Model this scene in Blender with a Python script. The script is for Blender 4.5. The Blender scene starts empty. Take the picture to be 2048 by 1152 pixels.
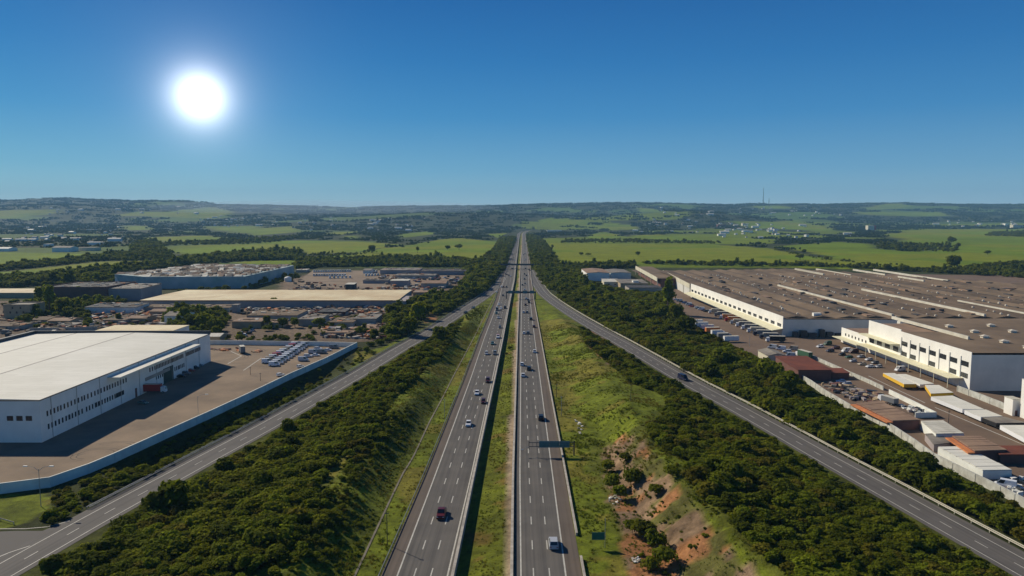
import bpy, bmesh, math, random
import numpy as np
from mathutils import Vector, Matrix
R = math.radians
scn = bpy.context.scene
C = scn.collection
rnd = random.Random(11)
nrg = np.random.default_rng(5)

# ------------------------------------------------------------------ camera
F, CX, CY, H0, HC = 1460.0, 1024.0, 576.0, 432.0, 78.0
TH = math.atan((CY - H0) / F); CT, ST = math.cos(TH), math.sin(TH)
cam_d = bpy.data.cameras.new('camera'); cam = bpy.data.objects.new('camera', cam_d); C.objects.link(cam)
cam_d.sensor_width = 36.0; cam_d.lens = 36.0 * F / 2048.0
cam_d.clip_start = 1.0; cam_d.clip_end = 40000.0
cam.location = (0, 0, HC); cam.rotation_euler = (math.pi / 2 - TH, 0, 0)
scn.camera = cam

# ------------------------------------------------------------------ sky and sun
SUN_AZ, SUN_EL = R(-50), R(33)          # azimuth measured from +Y (ahead), negative = left
w = bpy.data.worlds.new('World'); scn.world = w; w.use_nodes = True
nt = w.node_tree; nt.nodes.clear()
out = nt.nodes.new('ShaderNodeOutputWorld'); bg = nt.nodes.new('ShaderNodeBackground')
sky = nt.nodes.new('ShaderNodeTexSky'); sky.sky_type = 'NISHITA'; sky.sun_disc = False
sky.sun_elevation = SUN_EL; sky.sun_rotation = SUN_AZ % (2 * math.pi)
sky.altitude = 600; sky.air_density = 1.0; sky.dust_density = 0.12; sky.ozone_density = 4.0
SKY_STR = 0.062
hs = nt.nodes.new('ShaderNodeHueSaturation'); hs.inputs['Saturation'].default_value = 1.22
nt.links.new(sky.outputs[0], hs.inputs['Color'])
# the clear, deep blue of this sky: each channel gets its own contrast, everywhere alike
def wm(op, a, b):
    n = nt.nodes.new('ShaderNodeMath'); n.operation = op
    for i, v in enumerate((a, b)):
        if isinstance(v, (int, float)): n.inputs[i].default_value = v
        else: nt.links.new(v, n.inputs[i])
    return n.outputs[0]
spx = nt.nodes.new('ShaderNodeSeparateXYZ'); nt.links.new(hs.outputs[0], spx.inputs[0])
sr, sg, sb = (wm('MULTIPLY', spx.outputs[i], SKY_STR) for i in range(3))
cr = wm('MULTIPLY', wm('POWER', sr, 1.84), 1.50 / SKY_STR); cg_ = wm('MULTIPLY', wm('POWER', sg, 1.76), 1.85 / SKY_STR)
cb = wm('MULTIPLY', wm('ADD', wm('MULTIPLY', sb, .95), wm('MULTIPLY', sr, .55)), 1 / SKY_STR)
cmb = nt.nodes.new('ShaderNodeCombineXYZ')
for i, v in enumerate((cr, cg_, cb)): nt.links.new(v, cmb.inputs[i])
geo = nt.nodes.new('ShaderNodeNewGeometry'); sz_ = nt.nodes.new('ShaderNodeSeparateXYZ'); nt.links.new(geo.outputs['Incoming'], sz_.inputs[0])
gr = nt.nodes.new('ShaderNodeValToRGB'); nt.links.new(wm('MULTIPLY', sz_.outputs[2], -1.0), gr.inputs[0])
ge = gr.color_ramp.elements; ge[0].position = 0.0; ge[0].color = (.47, .63, .66, 1); ge[1].position = 1.0; ge[1].color = (.006, .040, .140, 1)
for p, c in ((.03, (.28, .50, .62)), (.06, (.165, .40, .60)), (.13, (.055, .275, .55)), (.20, (.025, .200, .47)), (.285, (.013, .135, .37)), (.45, (.012, .100, .30)), (.70, (.008, .060, .20))):
    e = ge.new(p); e.color = (*c, 1)
gs = nt.nodes.new('ShaderNodeVectorMath'); gs.operation = 'SCALE'; gs.inputs['Scale'].default_value = 1 / SKY_STR; nt.links.new(gr.outputs[0], gs.inputs[0])
mxs = nt.nodes.new('ShaderNodeMix'); mxs.data_type = 'VECTOR'; mxs.inputs['Factor'].default_value = .72
nt.links.new(cmb.outputs[0], mxs.inputs['A']); nt.links.new(gs.outputs[0], mxs.inputs['B'])
# the sun's disc and its glow, as a part of the sky all round
sd = Vector(((400 - CX) / F, CT + (CY - 195) / F * ST, -ST + (CY - 195) / F * CT)).normalized()
dot = nt.nodes.new('ShaderNodeVectorMath'); dot.operation = 'DOT_PRODUCT'
nrm = nt.nodes.new('ShaderNodeVectorMath'); nrm.operation = 'NORMALIZE'
nt.links.new(geo.outputs['Incoming'], nrm.inputs[0])
nt.links.new(nrm.outputs[0], dot.inputs[0]); dot.inputs[1].default_value = (-sd.x, -sd.y, -sd.z)
ac = nt.nodes.new('ShaderNodeMath'); ac.operation = 'ARCCOSINE'; nt.links.new(dot.outputs['Value'], ac.inputs[0])
def bell(a, sg_): q_ = wm('DIVIDE', ac.outputs[0], sg_); return wm('MULTIPLY', wm('EXPONENT', wm('MULTIPLY', wm('MULTIPLY', q_, q_), -1.0), 0), a)
glow = wm('ADD', bell(1.7, .0265), wm('ADD', bell(.40, .050), bell(.06, .13)))
gl = nt.nodes.new('ShaderNodeVectorMath'); gl.operation = 'SCALE'; gl.inputs[0].default_value = (1, .99, 1); nt.links.new(wm('MULTIPLY', glow, 1 / SKY_STR), gl.inputs['Scale'])
ad = nt.nodes.new('ShaderNodeVectorMath'); ad.operation = 'ADD'
nt.links.new(mxs.outputs['Result'], ad.inputs[0]); nt.links.new(gl.outputs[0], ad.inputs[1])
nt.links.new(ad.outputs[0], bg.inputs['Color']); bg.inputs['Strength'].default_value = SKY_STR
nt.links.new(bg.outputs[0], out.inputs['Surface'])

sl = bpy.data.lights.new('sun', 'SUN'); sl.energy = 4.9; sl.angle = R(0.5); sl.color = (1.0, 0.90, 0.73)
so = bpy.data.objects.new('sun', sl); C.objects.link(so)
sdir = Vector((math.sin(SUN_AZ) * math.cos(SUN_EL), math.cos(SUN_AZ) * math.cos(SUN_EL), math.sin(SUN_EL)))
so.rotation_euler = sdir.to_track_quat('Z', 'Y').to_euler(); so.location = (-300, 300, 400)
vs = scn.view_settings
vs.view_transform = 'Standard'; vs.look = 'None'; vs.exposure = 0.0; vs.gamma = 1.0; vs.use_curve_mapping = False
scn.cycles.use_denoising = True
scn.cycles.max_bounces = 6; scn.cycles.diffuse_bounces = 3; scn.cycles.volume_bounces = 1
scn.cycles.transparent_max_bounces = 6

# ------------------------------------------------------------------ projection helpers (places in the world)
def at(px, py, z=0.0):
    u, v = (px - CX) / F, (CY - py) / F
    dy, dz = CT + v * ST, -ST + v * CT
    t = (z - HC) / dz
    return Vector((u * t, dy * t, z))
def yg(py, z=0.0): return at(CX, py, z).y
def proj(x, y, z):
    dz = z - HC
    d = y * CT - dz * ST
    d = np.where(d > 1, d, 1e9)
    return CX + F * x / d, CY - F * (y * ST + dz * CT) / d
def inpoly(px, py, poly):
    c = np.zeros(np.shape(px), bool); n = len(poly)
    for i in range(n):
        x0, y0 = poly[i]; x1, y1 = poly[i - 1]
        if y0 == y1: continue
        c ^= ((y0 > py) != (y1 > py)) & (px < (x1 - x0) * (py - y0) / (y1 - y0) + x0)
    return c
def anypoly(px, py, polys):
    m = np.zeros(np.shape(px), bool)
    for p in polys: m |= inpoly(px, py, p)
    return m
def vnoise(x, y, s, seed=0):
    x = np.asarray(x, float) / s + 1000.3 + seed * 7.13; y = np.asarray(y, float) / s + 1000.7 + seed * 3.71
    xi, yi = np.floor(x).astype(np.int64), np.floor(y).astype(np.int64)
    fx, fy = x - xi, y - yi
    fx, fy = fx * fx * (3 - 2 * fx), fy * fy * (3 - 2 * fy)
    def h(a, b):
        n = (a * 374761393 + b * 668265263 + seed * 982451653) & 0x7fffffff
        n = ((n ^ (n >> 13)) * 1274126177) & 0x7fffffff
        return ((n ^ (n >> 16)) & 0xffff) / 65535.0
    return (h(xi, yi) * (1 - fx) + h(xi + 1, yi) * fx) * (1 - fy) + (h(xi, yi + 1) * (1 - fx) + h(xi + 1, yi + 1) * fx) * fy
def fbm(x, y, s, seed=0, o=4):
    t, a, v = 0, 1.0, 0
    for i in range(o):
        v = v + a * vnoise(x, y, s / 2 ** i, seed + i); t += a; a *= .55
    return v / t
def sstep(a, b, x):
    t = np.clip((np.asarray(x, float) - a) / (b - a), 0, 1); return t * t * (3 - 2 * t)

class Curve:
    """a line on the ground given by points, as x over y"""
    def __init__(s, pts, z=0.0):
        P = sorted(((at(a, b, z).y, at(a, b, z).x) for a, b in pts))
        s.ys = np.array([p[0] for p in P]); s.xs = np.array([p[1] for p in P])
    def __call__(s, y):
        y = np.asarray(y, float)
        r = np.interp(y, s.ys, s.xs)
        lo = (s.xs[1] - s.xs[0]) / (s.ys[1] - s.ys[0])
        return np.where(y < s.ys[0], s.xs[0] + (y - s.ys[0]) * lo, r)

EDL = Curve([(762,1152),(849.8,950),(930.9,750),(959.8,675),(990.6,600),(1007,545),(1012.7,532),(1023.8,500),(1032,480),(1034.5,468),(1040,463.5),(1052,460.5),(1066,459)])
LNL = Curve([(794.5,1152),(870.6,950),(944,750),(969,675),(998,600),(1011,545),(1016,532),(1026,500),(1033.2,480),(1035.8,468),(1041,463.5),(1052.6,460.6),(1066.3,459.02)])
LNR = Curve([(895,1152),(942.5,950),(986.5,750),(1003,675),(1018.4,600),(1027.4,560),(1030,532),(1034.6,500),(1037,480),(1039,468),(1043,464),(1053.5,460.8),(1067,459.08)])
EDR = Curve([(903,1152),(946,950),(990,750),(1005.5,675),(1020,600),(1028.5,560),(1031.5,532),(1035.5,500),(1037.8,480),(1039.8,468),(1043.6,464.2),(1054,460.9),(1067.4,459.1)])
RDL = Curve([(1031,1152),(1031.5,950),(1035.8,750),(1037.5,675),(1040,600),(1041,560),(1042,532),(1044.7,500),(1045,480),(1045,468),(1047.5,464.6),(1056,461.2),(1069,459.2)])
RLL = Curve([(1035,1152),(1034.8,950),(1038.3,750),(1039.6,675),(1041.6,600),(1042.4,560),(1043,532),(1045.4,500),(1045.6,480),(1045.5,468),(1048,464.7),(1056.5,461.3),(1069.3,459.22)])
RLR = Curve([(1131.7,1152),(1105,950),(1079,750),(1069,675),(1060,600),(1057,560),(1056,532),(1053.5,500),(1051,480),(1050,468),(1051,465.2),(1059,461.8),(1072,459.5)])
RDR = Curve([(1164.7,1152),(1129,950),(1093,750),(1080,675),(1066.8,600),(1062,560),(1060,532),(1055.5,500),(1052,480),(1051,468),(1052,465.4),(1060,461.9),(1073,459.6)])
# ditch at the foot of the slope on the left
DIT = Curve([(715,1138),(733,1100),(771,1018.6),(804,949),(825,916),(858.6,843.7),(884,797),(905.5,754),(945,680),(985,600),(1000,570),(1022,500)])
# crest of the slope on the right
CRR = Curve([(1530,1152),(1440,1060),(1340,950),(1290,890),(1262,830),(1215,750),(1150,660),(1100,600),(1075,560),(1062,500)], 6.0)

def poly_off(line, d):
    """offset a polyline of Vectors to its right (seen along it) by d"""
    o = []
    for i, p in enumerate(line):
        a = line[max(i - 1, 0)]; b = line[min(i + 1, len(line) - 1)]
        t = (b - a); t.z = 0; t.normalize()
        o.append(p + Vector((t.y, -t.x, 0)) * d)
    return o
def resample(line, step):
    o = [line[0].copy()]; acc = 0
    for a, b in zip(line, line[1:]):
        L = (b - a).length; n = max(1, int(round(L / step)))
        for k in range(1, n + 1): o.append(a.lerp(b, k / n))
    return o
def smooth(line, it=3):
    for _ in range(it):
        line = [line[0]] + [(line[i - 1] + line[i] * 2 + line[i + 1]) / 4 for i in range(1, len(line) - 1)] + [line[-1]]
    return line

LR_PX = [(67,1108.6),(148,1062),(221,1021),(282,988),(336,960),(382,934),(423,911.7),(460,892),(497,872.7),(529,855),(560,837.5),(586,822.6),(610,809.6),(632.6,796.7),(653,785.5),(673.5,773),(692,763),(708.7,754),(731,737+3),(800,698),(865,662),(926,622),(965,597),(990,578),(1003,562),(1011,545)]
lr = [at(*p) for p in LR_PX]
lr = [lr[0] + (lr[0] - lr[3]) * 1.6, lr[0] + (lr[0] - lr[3]) * .7] + lr
LRAMP = smooth(resample(lr, 6), 6)
RR_PX = [(1965,1090),(1891,1050),(1829,1015),(1773.5,983),(1721,955),(1676,930),(1635,907.7),(1599,887),(1564,866),(1531,849),(1502,832),(1476.6,817.8),(1450.5,804),(1385,769.5),(1330,738),(1290,714),(1240,685),(1190,657),(1148,632),(1110,607),(1086,588),(1072,568),(1064,552),(1060,540)]
rr = [at(*p) for p in RR_PX]
rr = [rr[0] + (rr[0] - rr[3]) * 1.6, rr[0] + (rr[0] - rr[3]) * .7] + rr
RRAMP = smooth(resample(rr, 6), 6)
lry = np.array([p.y for p in LRAMP]); lrx = np.array([p.x for p in LRAMP])
rry = np.array([p.y for p in RRAMP]); rrx = np.array([p.x for p in RRAMP])

WPX = [(-330,1004),(0,988),(100,974.8),(178,947),(230,924.7),(326.5,880),(423,835.6),(493.5,802),(579,759.6),(653,726),(714,694.6)]
wly = np.array([at(*p).y for p in WPX]); wlx = np.array([at(*p).x for p in WPX])
# ------------------------------------------------------------------ terrain height
RIDGE = [(-4000, 407), (0, 401), (40, 402), (90, 406), (150, 399), (260, 403), (400, 405), (425, 410), (600, 413), (720, 415), (830, 413), (900, 413), (1000, 412), (1060, 409), (1250, 407), (1400, 410), (1500, 409), (1650, 409), (1780, 406.5), (1850, 410), (2048, 409), (6000, 407)]
RD = 9300.0
rgx = np.array([(a - CX) / F * RD for a, b in RIDGE]); rgz = np.array([HC + (H0 - b + (3.0 if a < 440 else 1.5)) * RD / F for a, b in RIDGE])
def gauss(x, y, cx, cy, sx, sy): return np.exp(-((x - cx) / sx) ** 2 - ((y - cy) / sy) ** 2)
def terrain(x, y):
    x = np.asarray(x, float); y = np.asarray(y, float)
    z = np.zeros(np.broadcast(x, y).shape)
    # far ridge and foothills
    rz = np.interp(x, rgx, rgz)
    prof = sstep(3600, RD, y) ** 1.5 * (1 - .8 * sstep(RD, RD + 2600, y))
    far = sstep(3000, 6500, y)
    z = z + (rz - 0) * prof * (.92 + .08 * fbm(x, y, 1500, 3) * 1.0 / .5 * .5)
    z = z + far * (1 - sstep(7600, 9000, y) * .75) * (fbm(x, y, 1300, 9) - .42) * 60
    z = z + 78 * gauss(x, y, -430, 5200, 900, 750) + 84 * gauss(x, y, 1250, 5300, 560, 520) + 60 * gauss(x, y, -3900, 6500, 1700, 700)
    z = np.where(y < 3000, z * 0, z)
    # slope on the left of the highway, between its ditch and the ramp
    near = (y > -200) & (y < 800)
    xd = DIT(y); xr = np.interp(y, lry, lrx) + 7.0
    hl = 4.6 * (1 - sstep(430, 640, y))
    wd = xd - xr
    s = xd - x
    up = np.minimum(13.0, wd * .4)
    pl = np.where(s < up, s / np.maximum(up, .1), 1 - (s - up) / np.maximum(wd - up, .1))
    zl = np.where((s > 0) & (s < wd), hl * sstep(0, 1, np.clip(pl, 0, 1)) , 0)
    zl = zl * np.clip(wd / 25, 0, 1)
    # added hollow below the left yard wall, carved to widen its shadow
    xw = np.interp(y, wly, wlx) + .4; xg = np.interp(y, lry, lrx) - 8.0
    tt_ = np.clip((x - xw) / np.maximum(xg - xw, .5), 0, 1)
    hol = -4.2 * np.where(tt_ < .4, sstep(0, .4, tt_), 1 - sstep(.4, 1, tt_)) * np.clip((xg - xw) / 14, 0, 1)
    z = np.where((x > xw) & (x < xg) & (y > 215) & (y < 420), z + hol * sstep(215, 228, y) * (1 - sstep(330, 420, y)), z)
    # right mound
    xc = CRR(y); xr2 = np.interp(y, rry, rrx) - 8.0
    xf = RDR(y) + 6.0
    steep = 1 - sstep(255, 300, y)
    hr = (5.0 + 3.2 * steep) * (1 - sstep(430, 640, y))
    xff = np.where(steep > 0, np.maximum(xf, xf + (xc - xf) * .5 * steep), xf)
    a = np.clip((x - xff) / np.maximum(xc - xff, .5), 0, 1); b = np.clip((xr2 - x) / np.maximum(xr2 - xc, .5), 0, 1)
    zr = hr * np.where(x < xc, a ** (1.0), b ** .8) * ((x > xff) & (x < xr2))
    bumps = (fbm(x, y, 9, 21, 3) - .5)
    gul = (fbm(x * .55 + y * .3, y * 1.6 - x * .5, 4.5, 24, 3) - .5) * 3.2 * steep * np.clip(zr / 3, 0, 1) * (x < xc + 2)
    z = np.where(near, z + (zl + zr) * (1 + .35 * bumps) + gul, z)
    # under the carriageways and the median
    c0, c1, c2, c3 = EDL(y), EDR(y), RDL(y), RDR(y)
    hw = (x > c0 + .8) & (x < c3 - .8) & (y < 4300)
    zm = np.where(x < (c0 + c1) / 2, -.35, np.where(x < c1 + 1, -1.5, np.where(x < c2 - 1.2, -1.5 + 1.38 * sstep(0, 1, (x - c1) / np.maximum(c2 - c1, .1)), -.35)))
    z = np.where(hw, zm, z)
    return z

# ------------------------------------------------------------------ materials
def nodes(name):
    m = bpy.data.materials.new(name); m.use_nodes = True
    return m, m.node_tree, m.node_tree.nodes['Principled BSDF']
def mat(name, col, rough=.7, var=.25, scale=1.0, bump=0.0, metal=0.0, col2=None, detail=6, coords='Object', spec=.3, stretch=None, bscale=None):
    m, t, b = nodes(name)
    b.inputs['Roughness'].default_value = rough; b.inputs['Metallic'].default_value = metal
    b.inputs['Specular IOR Level'].default_value = spec
    tc = t.nodes.new('ShaderNodeTexCoord')
    mp = t.nodes.new('ShaderNodeMapping'); t.links.new(tc.outputs[coords], mp.inputs[0])
    if stretch: mp.inputs['Scale'].default_value = stretch
    n = t.nodes.new('ShaderNodeTexNoise'); n.inputs['Scale'].default_value = scale; n.inputs['Detail'].default_value = detail
    n.inputs['Roughness'].default_value = .62
    t.links.new(mp.outputs[0], n.inputs['Vector'])
    r = t.nodes.new('ShaderNodeValToRGB')
    c2 = col2 or tuple(c * (1 - var) for c in col); c1 = col if col2 else tuple(min(1, c * (1 + var)) for c in col)
    r.color_ramp.elements[0].position = .33; r.color_ramp.elements[0].color = (*c2, 1)
    r.color_ramp.elements[1].position = .68; r.color_ramp.elements[1].color = (*c1, 1)
    t.links.new(n.outputs['Fac'], r.inputs[0]); t.links.new(r.outputs[0], b.inputs['Base Color'])
    if bump:
        n2 = t.nodes.new('ShaderNodeTexNoise'); n2.inputs['Scale'].default_value = bscale or scale * 3; n2.inputs['Detail'].default_value = 4
        t.links.new(mp.outputs[0], n2.inputs['Vector'])
        bp = t.nodes.new('ShaderNodeBump'); bp.inputs['Strength'].default_value = bump; bp.inputs['Distance'].default_value = .3
        t.links.new(n2.outputs['Fac'], bp.inputs['Height']); t.links.new(bp.outputs[0], b.inputs['Normal'])
    return m
def paint(name, rough=.35):
    m, t, b = nodes(name)
    oi = t.nodes.new('ShaderNodeObjectInfo'); t.links.new(oi.outputs['Color'], b.inputs['Base Color'])
    b.inputs['Roughness'].default_value = rough; b.inputs['Coat Weight'].default_value = .1; b.inputs['Specular IOR Level'].default_value = .3
    return m
def leaf(name, c1, c2, tr=.5):
    m, t, b = nodes(name)
    oi = t.nodes.new('ShaderNodeObjectInfo')
    tc = t.nodes.new('ShaderNodeTexCoord'); n = t.nodes.new('ShaderNodeTexNoise'); n.inputs['Scale'].default_value = .9
    t.links.new(tc.outputs['Object'], n.inputs['Vector'])
    mx = t.nodes.new('ShaderNodeMath'); mx.operation = 'MULTIPLY_ADD'; mx.inputs[1].default_value = .75
    ms = t.nodes.new('ShaderNodeMath'); ms.operation = 'MULTIPLY_ADD'; ms.inputs[1].default_value = .9; ms.inputs[2].default_value = -.33
    t.links.new(n.outputs['Fac'], ms.inputs[0]); t.links.new(oi.outputs['Random'], mx.inputs[0]); t.links.new(ms.outputs[0], mx.inputs[2])
    r = t.nodes.new('ShaderNodeValToRGB'); r.color_ramp.elements[0].color = (*c1, 1); r.color_ramp.elements[1].color = (*c2, 1)
    r.color_ramp.elements[0].position = .05; r.color_ramp.elements[1].position = .95
    t.links.new(mx.outputs[0], r.inputs[0]); t.links.new(r.outputs[0], b.inputs['Base Color'])
    b.inputs['Roughness'].default_value = .8; b.inputs['Specular IOR Level'].default_value = .04
    tl = t.nodes.new('ShaderNodeBsdfTranslucent'); t.links.new(r.outputs[0], tl.inputs[0])
    ms2 = t.nodes.new('ShaderNodeMixShader'); ms2.inputs[0].default_value = tr
    t.links.new(b.outputs[0], ms2.inputs[1]); t.links.new(tl.outputs[0], ms2.inputs[2])
    t.links.new(ms2.outputs[0], t.nodes['Material Output'].inputs['Surface'])
    return m
M = {}
def road_mat(name, col, dark):
    """asphalt with wheel tracks: the uv map runs across (u, metres) and along (v, metres)"""
    m, t, b = nodes(name)
    uv = t.nodes.new('ShaderNodeUVMap'); sp = t.nodes.new('ShaderNodeSeparateXYZ'); t.links.new(uv.outputs[0], sp.inputs[0])
    cm = t.nodes.new('ShaderNodeCombineXYZ')
    d = t.nodes.new('ShaderNodeMath'); d.operation = 'MULTIPLY'; d.inputs[1].default_value = .012; t.links.new(sp.outputs[1], d.inputs[0])
    t.links.new(sp.outputs[0], cm.inputs[0]); t.links.new(d.outputs[0], cm.inputs[1])
    n = t.nodes.new('ShaderNodeTexNoise'); n.inputs['Scale'].default_value = 1.1; n.inputs['Detail'].default_value = 5; t.links.new(cm.outputs[0], n.inputs['Vector'])
    n2 = t.nodes.new('ShaderNodeTexNoise'); n2.inputs['Scale'].default_value = .12; n2.inputs['Detail'].default_value = 8; t.links.new(uv.outputs[0], n2.inputs['Vector'])
    a = t.nodes.new('ShaderNodeMath'); a.operation = 'MULTIPLY_ADD'; a.inputs[1].default_value = .65; t.links.new(n.outputs['Fac'], a.inputs[0])
    s2 = t.nodes.new('ShaderNodeMath'); s2.operation = 'MULTIPLY'; s2.inputs[1].default_value = .35; t.links.new(n2.outputs['Fac'], s2.inputs[0]); t.links.new(s2.outputs[0], a.inputs[2])
    r = t.nodes.new('ShaderNodeValToRGB'); r.color_ramp.elements[0].position = .36; r.color_ramp.elements[1].position = .66
    r.color_ramp.elements[0].color = (*dark, 1); r.color_ramp.elements[1].color = (*col, 1)
    t.links.new(a.outputs[0], r.inputs[0]); t.links.new(r.outputs[0], b.inputs['Base Color'])
    b.inputs['Roughness'].default_value = .85; b.inputs['Specular IOR Level'].default_value = .2
    return m
M['asphalt'] = road_mat('asphalt', (.148, .134, .115), (.080, .074, .067))
M['shoulder'] = road_mat('brown_shoulder', (.145, .115, .090), (.100, .080, .063))
M['ramp'] = road_mat('ramp_asphalt', (.140, .128, .113), (.092, .085, .078))
M['marking'] = mat('road_paint', (.50, .48, .41), .6, .18, .6)
M['concrete'] = mat('concrete', (.40, .36, .30), .85, .25, .5)
M['galv'] = mat('galvanised_steel', (.38, .39, .38), .45, .2, 2, metal=.6)
M['dark'] = mat('dark_steel', (.035, .040, .045), .5, .2, 2)
M['earth'] = mat('yard_earth', (.275, .200, .130), .95, .2, .05, bump=.25, col2=(.160, .117, .078), detail=10, bscale=1.2)
M['earth2'] = mat('brown_yard', (.195, .130, .084), .95, .2, .04, bump=.2, col2=(.135, .094, .064), detail=10, bscale=1.2)
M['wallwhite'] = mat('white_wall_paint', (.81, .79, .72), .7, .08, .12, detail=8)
M['wallblue'] = mat('pale_blue_wall', (.72, .73, .66), .75, .14, .15, detail=8)
M['wallcream'] = mat('cream_wall', (.60, .56, .42), .75, .12, .15, detail=8)
M['walltan'] = mat('tan_wall', (.40, .31, .19), .8, .15, .3)
M['wallgrey'] = mat('grey_wall', (.37, .335, .285), .85, .25, .12, detail=9)
M['wallred'] = mat('red_brown_wall', (.16, .075, .06), .85, .2, .2)
M['wallplum'] = mat('plum_grey_wall', (.32, .28, .27), .85, .12, .1)
M['wallgreen'] = mat('stained_grey_green_wall', (.48, .51, .48), .85, .2, .05, col2=(.22, .33, .32), detail=8)
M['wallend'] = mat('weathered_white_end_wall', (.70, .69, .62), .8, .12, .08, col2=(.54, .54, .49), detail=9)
M['canopy'] = mat('cream_canopy', (.72, .68, .46), .6, .06, .3)
M['dirtywhite'] = mat('dirty_white_wall', (.60, .61, .55), .85, .3, .35, col2=(.36, .35, .30), detail=9)
def sheet(name, col, col2, period, axis=0, rough=.7, bump=.5, nscale=.05, spec=.12):
    m = mat(name, col, rough, .1, nscale, col2=col2, detail=10, spec=spec)
    t = m.node_tree; b = t.nodes['Principled BSDF']
    tc = t.nodes.new('ShaderNodeTexCoord'); wv = t.nodes.new('ShaderNodeTexWave'); wv.bands_direction = 'XY'[axis]
    wv.inputs['Scale'].default_value = 2 * math.pi / period / 20; t.links.new(tc.outputs['Object'], wv.inputs['Vector'])
    bp = t.nodes.new('ShaderNodeBump'); bp.inputs['Strength'].default_value = bump; bp.inputs['Distance'].default_value = .08
    t.links.new(wv.outputs['Fac'], bp.inputs['Height']); t.links.new(bp.outputs[0], b.inputs['Normal'])
    bk = t.nodes.new('ShaderNodeTexBrick'); bk.inputs['Scale'].default_value = 1.0; bk.inputs['Brick Width'].default_value = 11.0; bk.inputs['Row Height'].default_value = 3.2; bk.inputs['Mortar Size'].default_value = .10; bk.inputs['Mortar Smooth'].default_value = .6
    bk.inputs['Color1'].default_value = (1, 1, 1, 1); bk.inputs['Color2'].default_value = (.93, .93, .92, 1); bk.inputs['Mortar'].default_value = (.78, .77, .75, 1)
    mp2 = t.nodes.new('ShaderNodeMapping'); mp2.inputs['Rotation'].default_value = (0, 0, math.pi / 2 if axis == 0 else 0); t.links.new(tc.outputs['Object'], mp2.inputs[0]); t.links.new(mp2.outputs[0], bk.inputs['Vector'])
    mm = t.nodes.new('ShaderNodeMix'); mm.data_type = 'RGBA'; mm.blend_type = 'MULTIPLY'; mm.inputs['Factor'].default_value = 1.0
    src = b.inputs['Base Color'].links[0].from_socket; t.links.new(src, mm.inputs['A']); t.links.new(bk.outputs['Color'], mm.inputs['B']); t.links.new(mm.outputs['Result'], b.inputs['Base Color'])
    return m
M['roofwhite'] = sheet('white_metal_roof', (.80, .78, .68), (.69, .67, .57), 1.2, 1, nscale=.03)
M['roofcream'] = sheet('stained_cream_roof', (.84, .74, .48), (.58, .43, .25), 1.2, 0, nscale=.022)
M['roofbrown'] = sheet('weathered_brown_roof', (.255, .185, .120), (.135, .100, .068), 2.2, 0, .9, .8, .03, .15)
M['roofdark2'] = sheet('sooty_brown_roof', (.185, .135, .092), (.095, .072, .052), 2.2, 0, .9, .8, .05, .15)
M['rooftan'] = sheet('tan_sheet_roof', (.36, .24, .155), (.22, .145, .10), 1.0, 0, .85, .6, .15, .2)
M['roofred'] = sheet('rusty_red_roof', (.22, .07, .04), (.13, .045, .03), 1.0, 0, .85, .6, .15, .2)
M['roofgrey'] = sheet('grey_sheet_roof', (.30, .27, .22), (.15, .13, .11), 1.0, 0, .8, .6, .12, .2)
M['roofdark'] = sheet('dark_sheet_roof', (.09, .085, .085), (.05, .05, .05), 1.0, 0, .85, .5, .12, .2)
M['roofpale'] = sheet('pale_sheet_roof', (.68, .65, .54), (.50, .47, .38), 1.0, 0, .7, .5, .2, .3)
M['orange'] = mat('orange_tin', (.55, .20, .07), .8, .3, .5)
M['yellow'] = mat('yellow_paint', (.75, .42, .02), .5, .1, .5)
M['signgreen'] = mat('sign_green', (.012, .130, .095), .5, .12, .6)
M['signdark'] = mat('sign_dark_teal', (.085, .185, .195), .5, .15, .8)
M['glass'] = mat('dark_glass', (.02, .024, .028), .12, .2, .5, spec=.6)
M['tyre'] = mat('tyre_rubber', (.02, .02, .02), .9, .1, 3)
M['lamp'] = mat('headlamp_lens', (.7, .7, .66), .2, .05, 3)
M['tail'] = mat('tail_lamp', (.35, .02, .02), .3, .05, 3)
M['paint'] = paint('vehicle_paint'); M['tint'] = paint('sheet_colour', .7)
M['bark'] = mat('bark', (.11, .08, .055), .95, .3, 3)
M['leaf_a'] = leaf('leaf_olive', (.090, .098, .006), (.220, .235, .014))
M['leaf_b'] = leaf('leaf_dark', (.072, .088, .006), (.180, .205, .013))
M['leaf_c'] = leaf('leaf_green', (.090, .115, .006), (.210, .250, .015))
M['leaf_d'] = leaf('leaf_brownish', (.092, .084, .008), (.205, .185, .018))
M['leaf_far'] = leaf('leaf_far', (.022, .042, .010), (.055, .085, .015))
M['grass'] = leaf('grass_blade', (.085, .110, .007), (.165, .195, .012), .4); M['grass_dry'] = leaf('dry_grass_blade', (.13, .125, .015), (.22, .19, .03), .4)
M['trim'] = mat('dark_trim', (.05, .055, .06), .6, .2, 1)
M['vent'] = mat('roof_vent_metal', (.70, .63, .50), .6, .3, .7)

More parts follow.
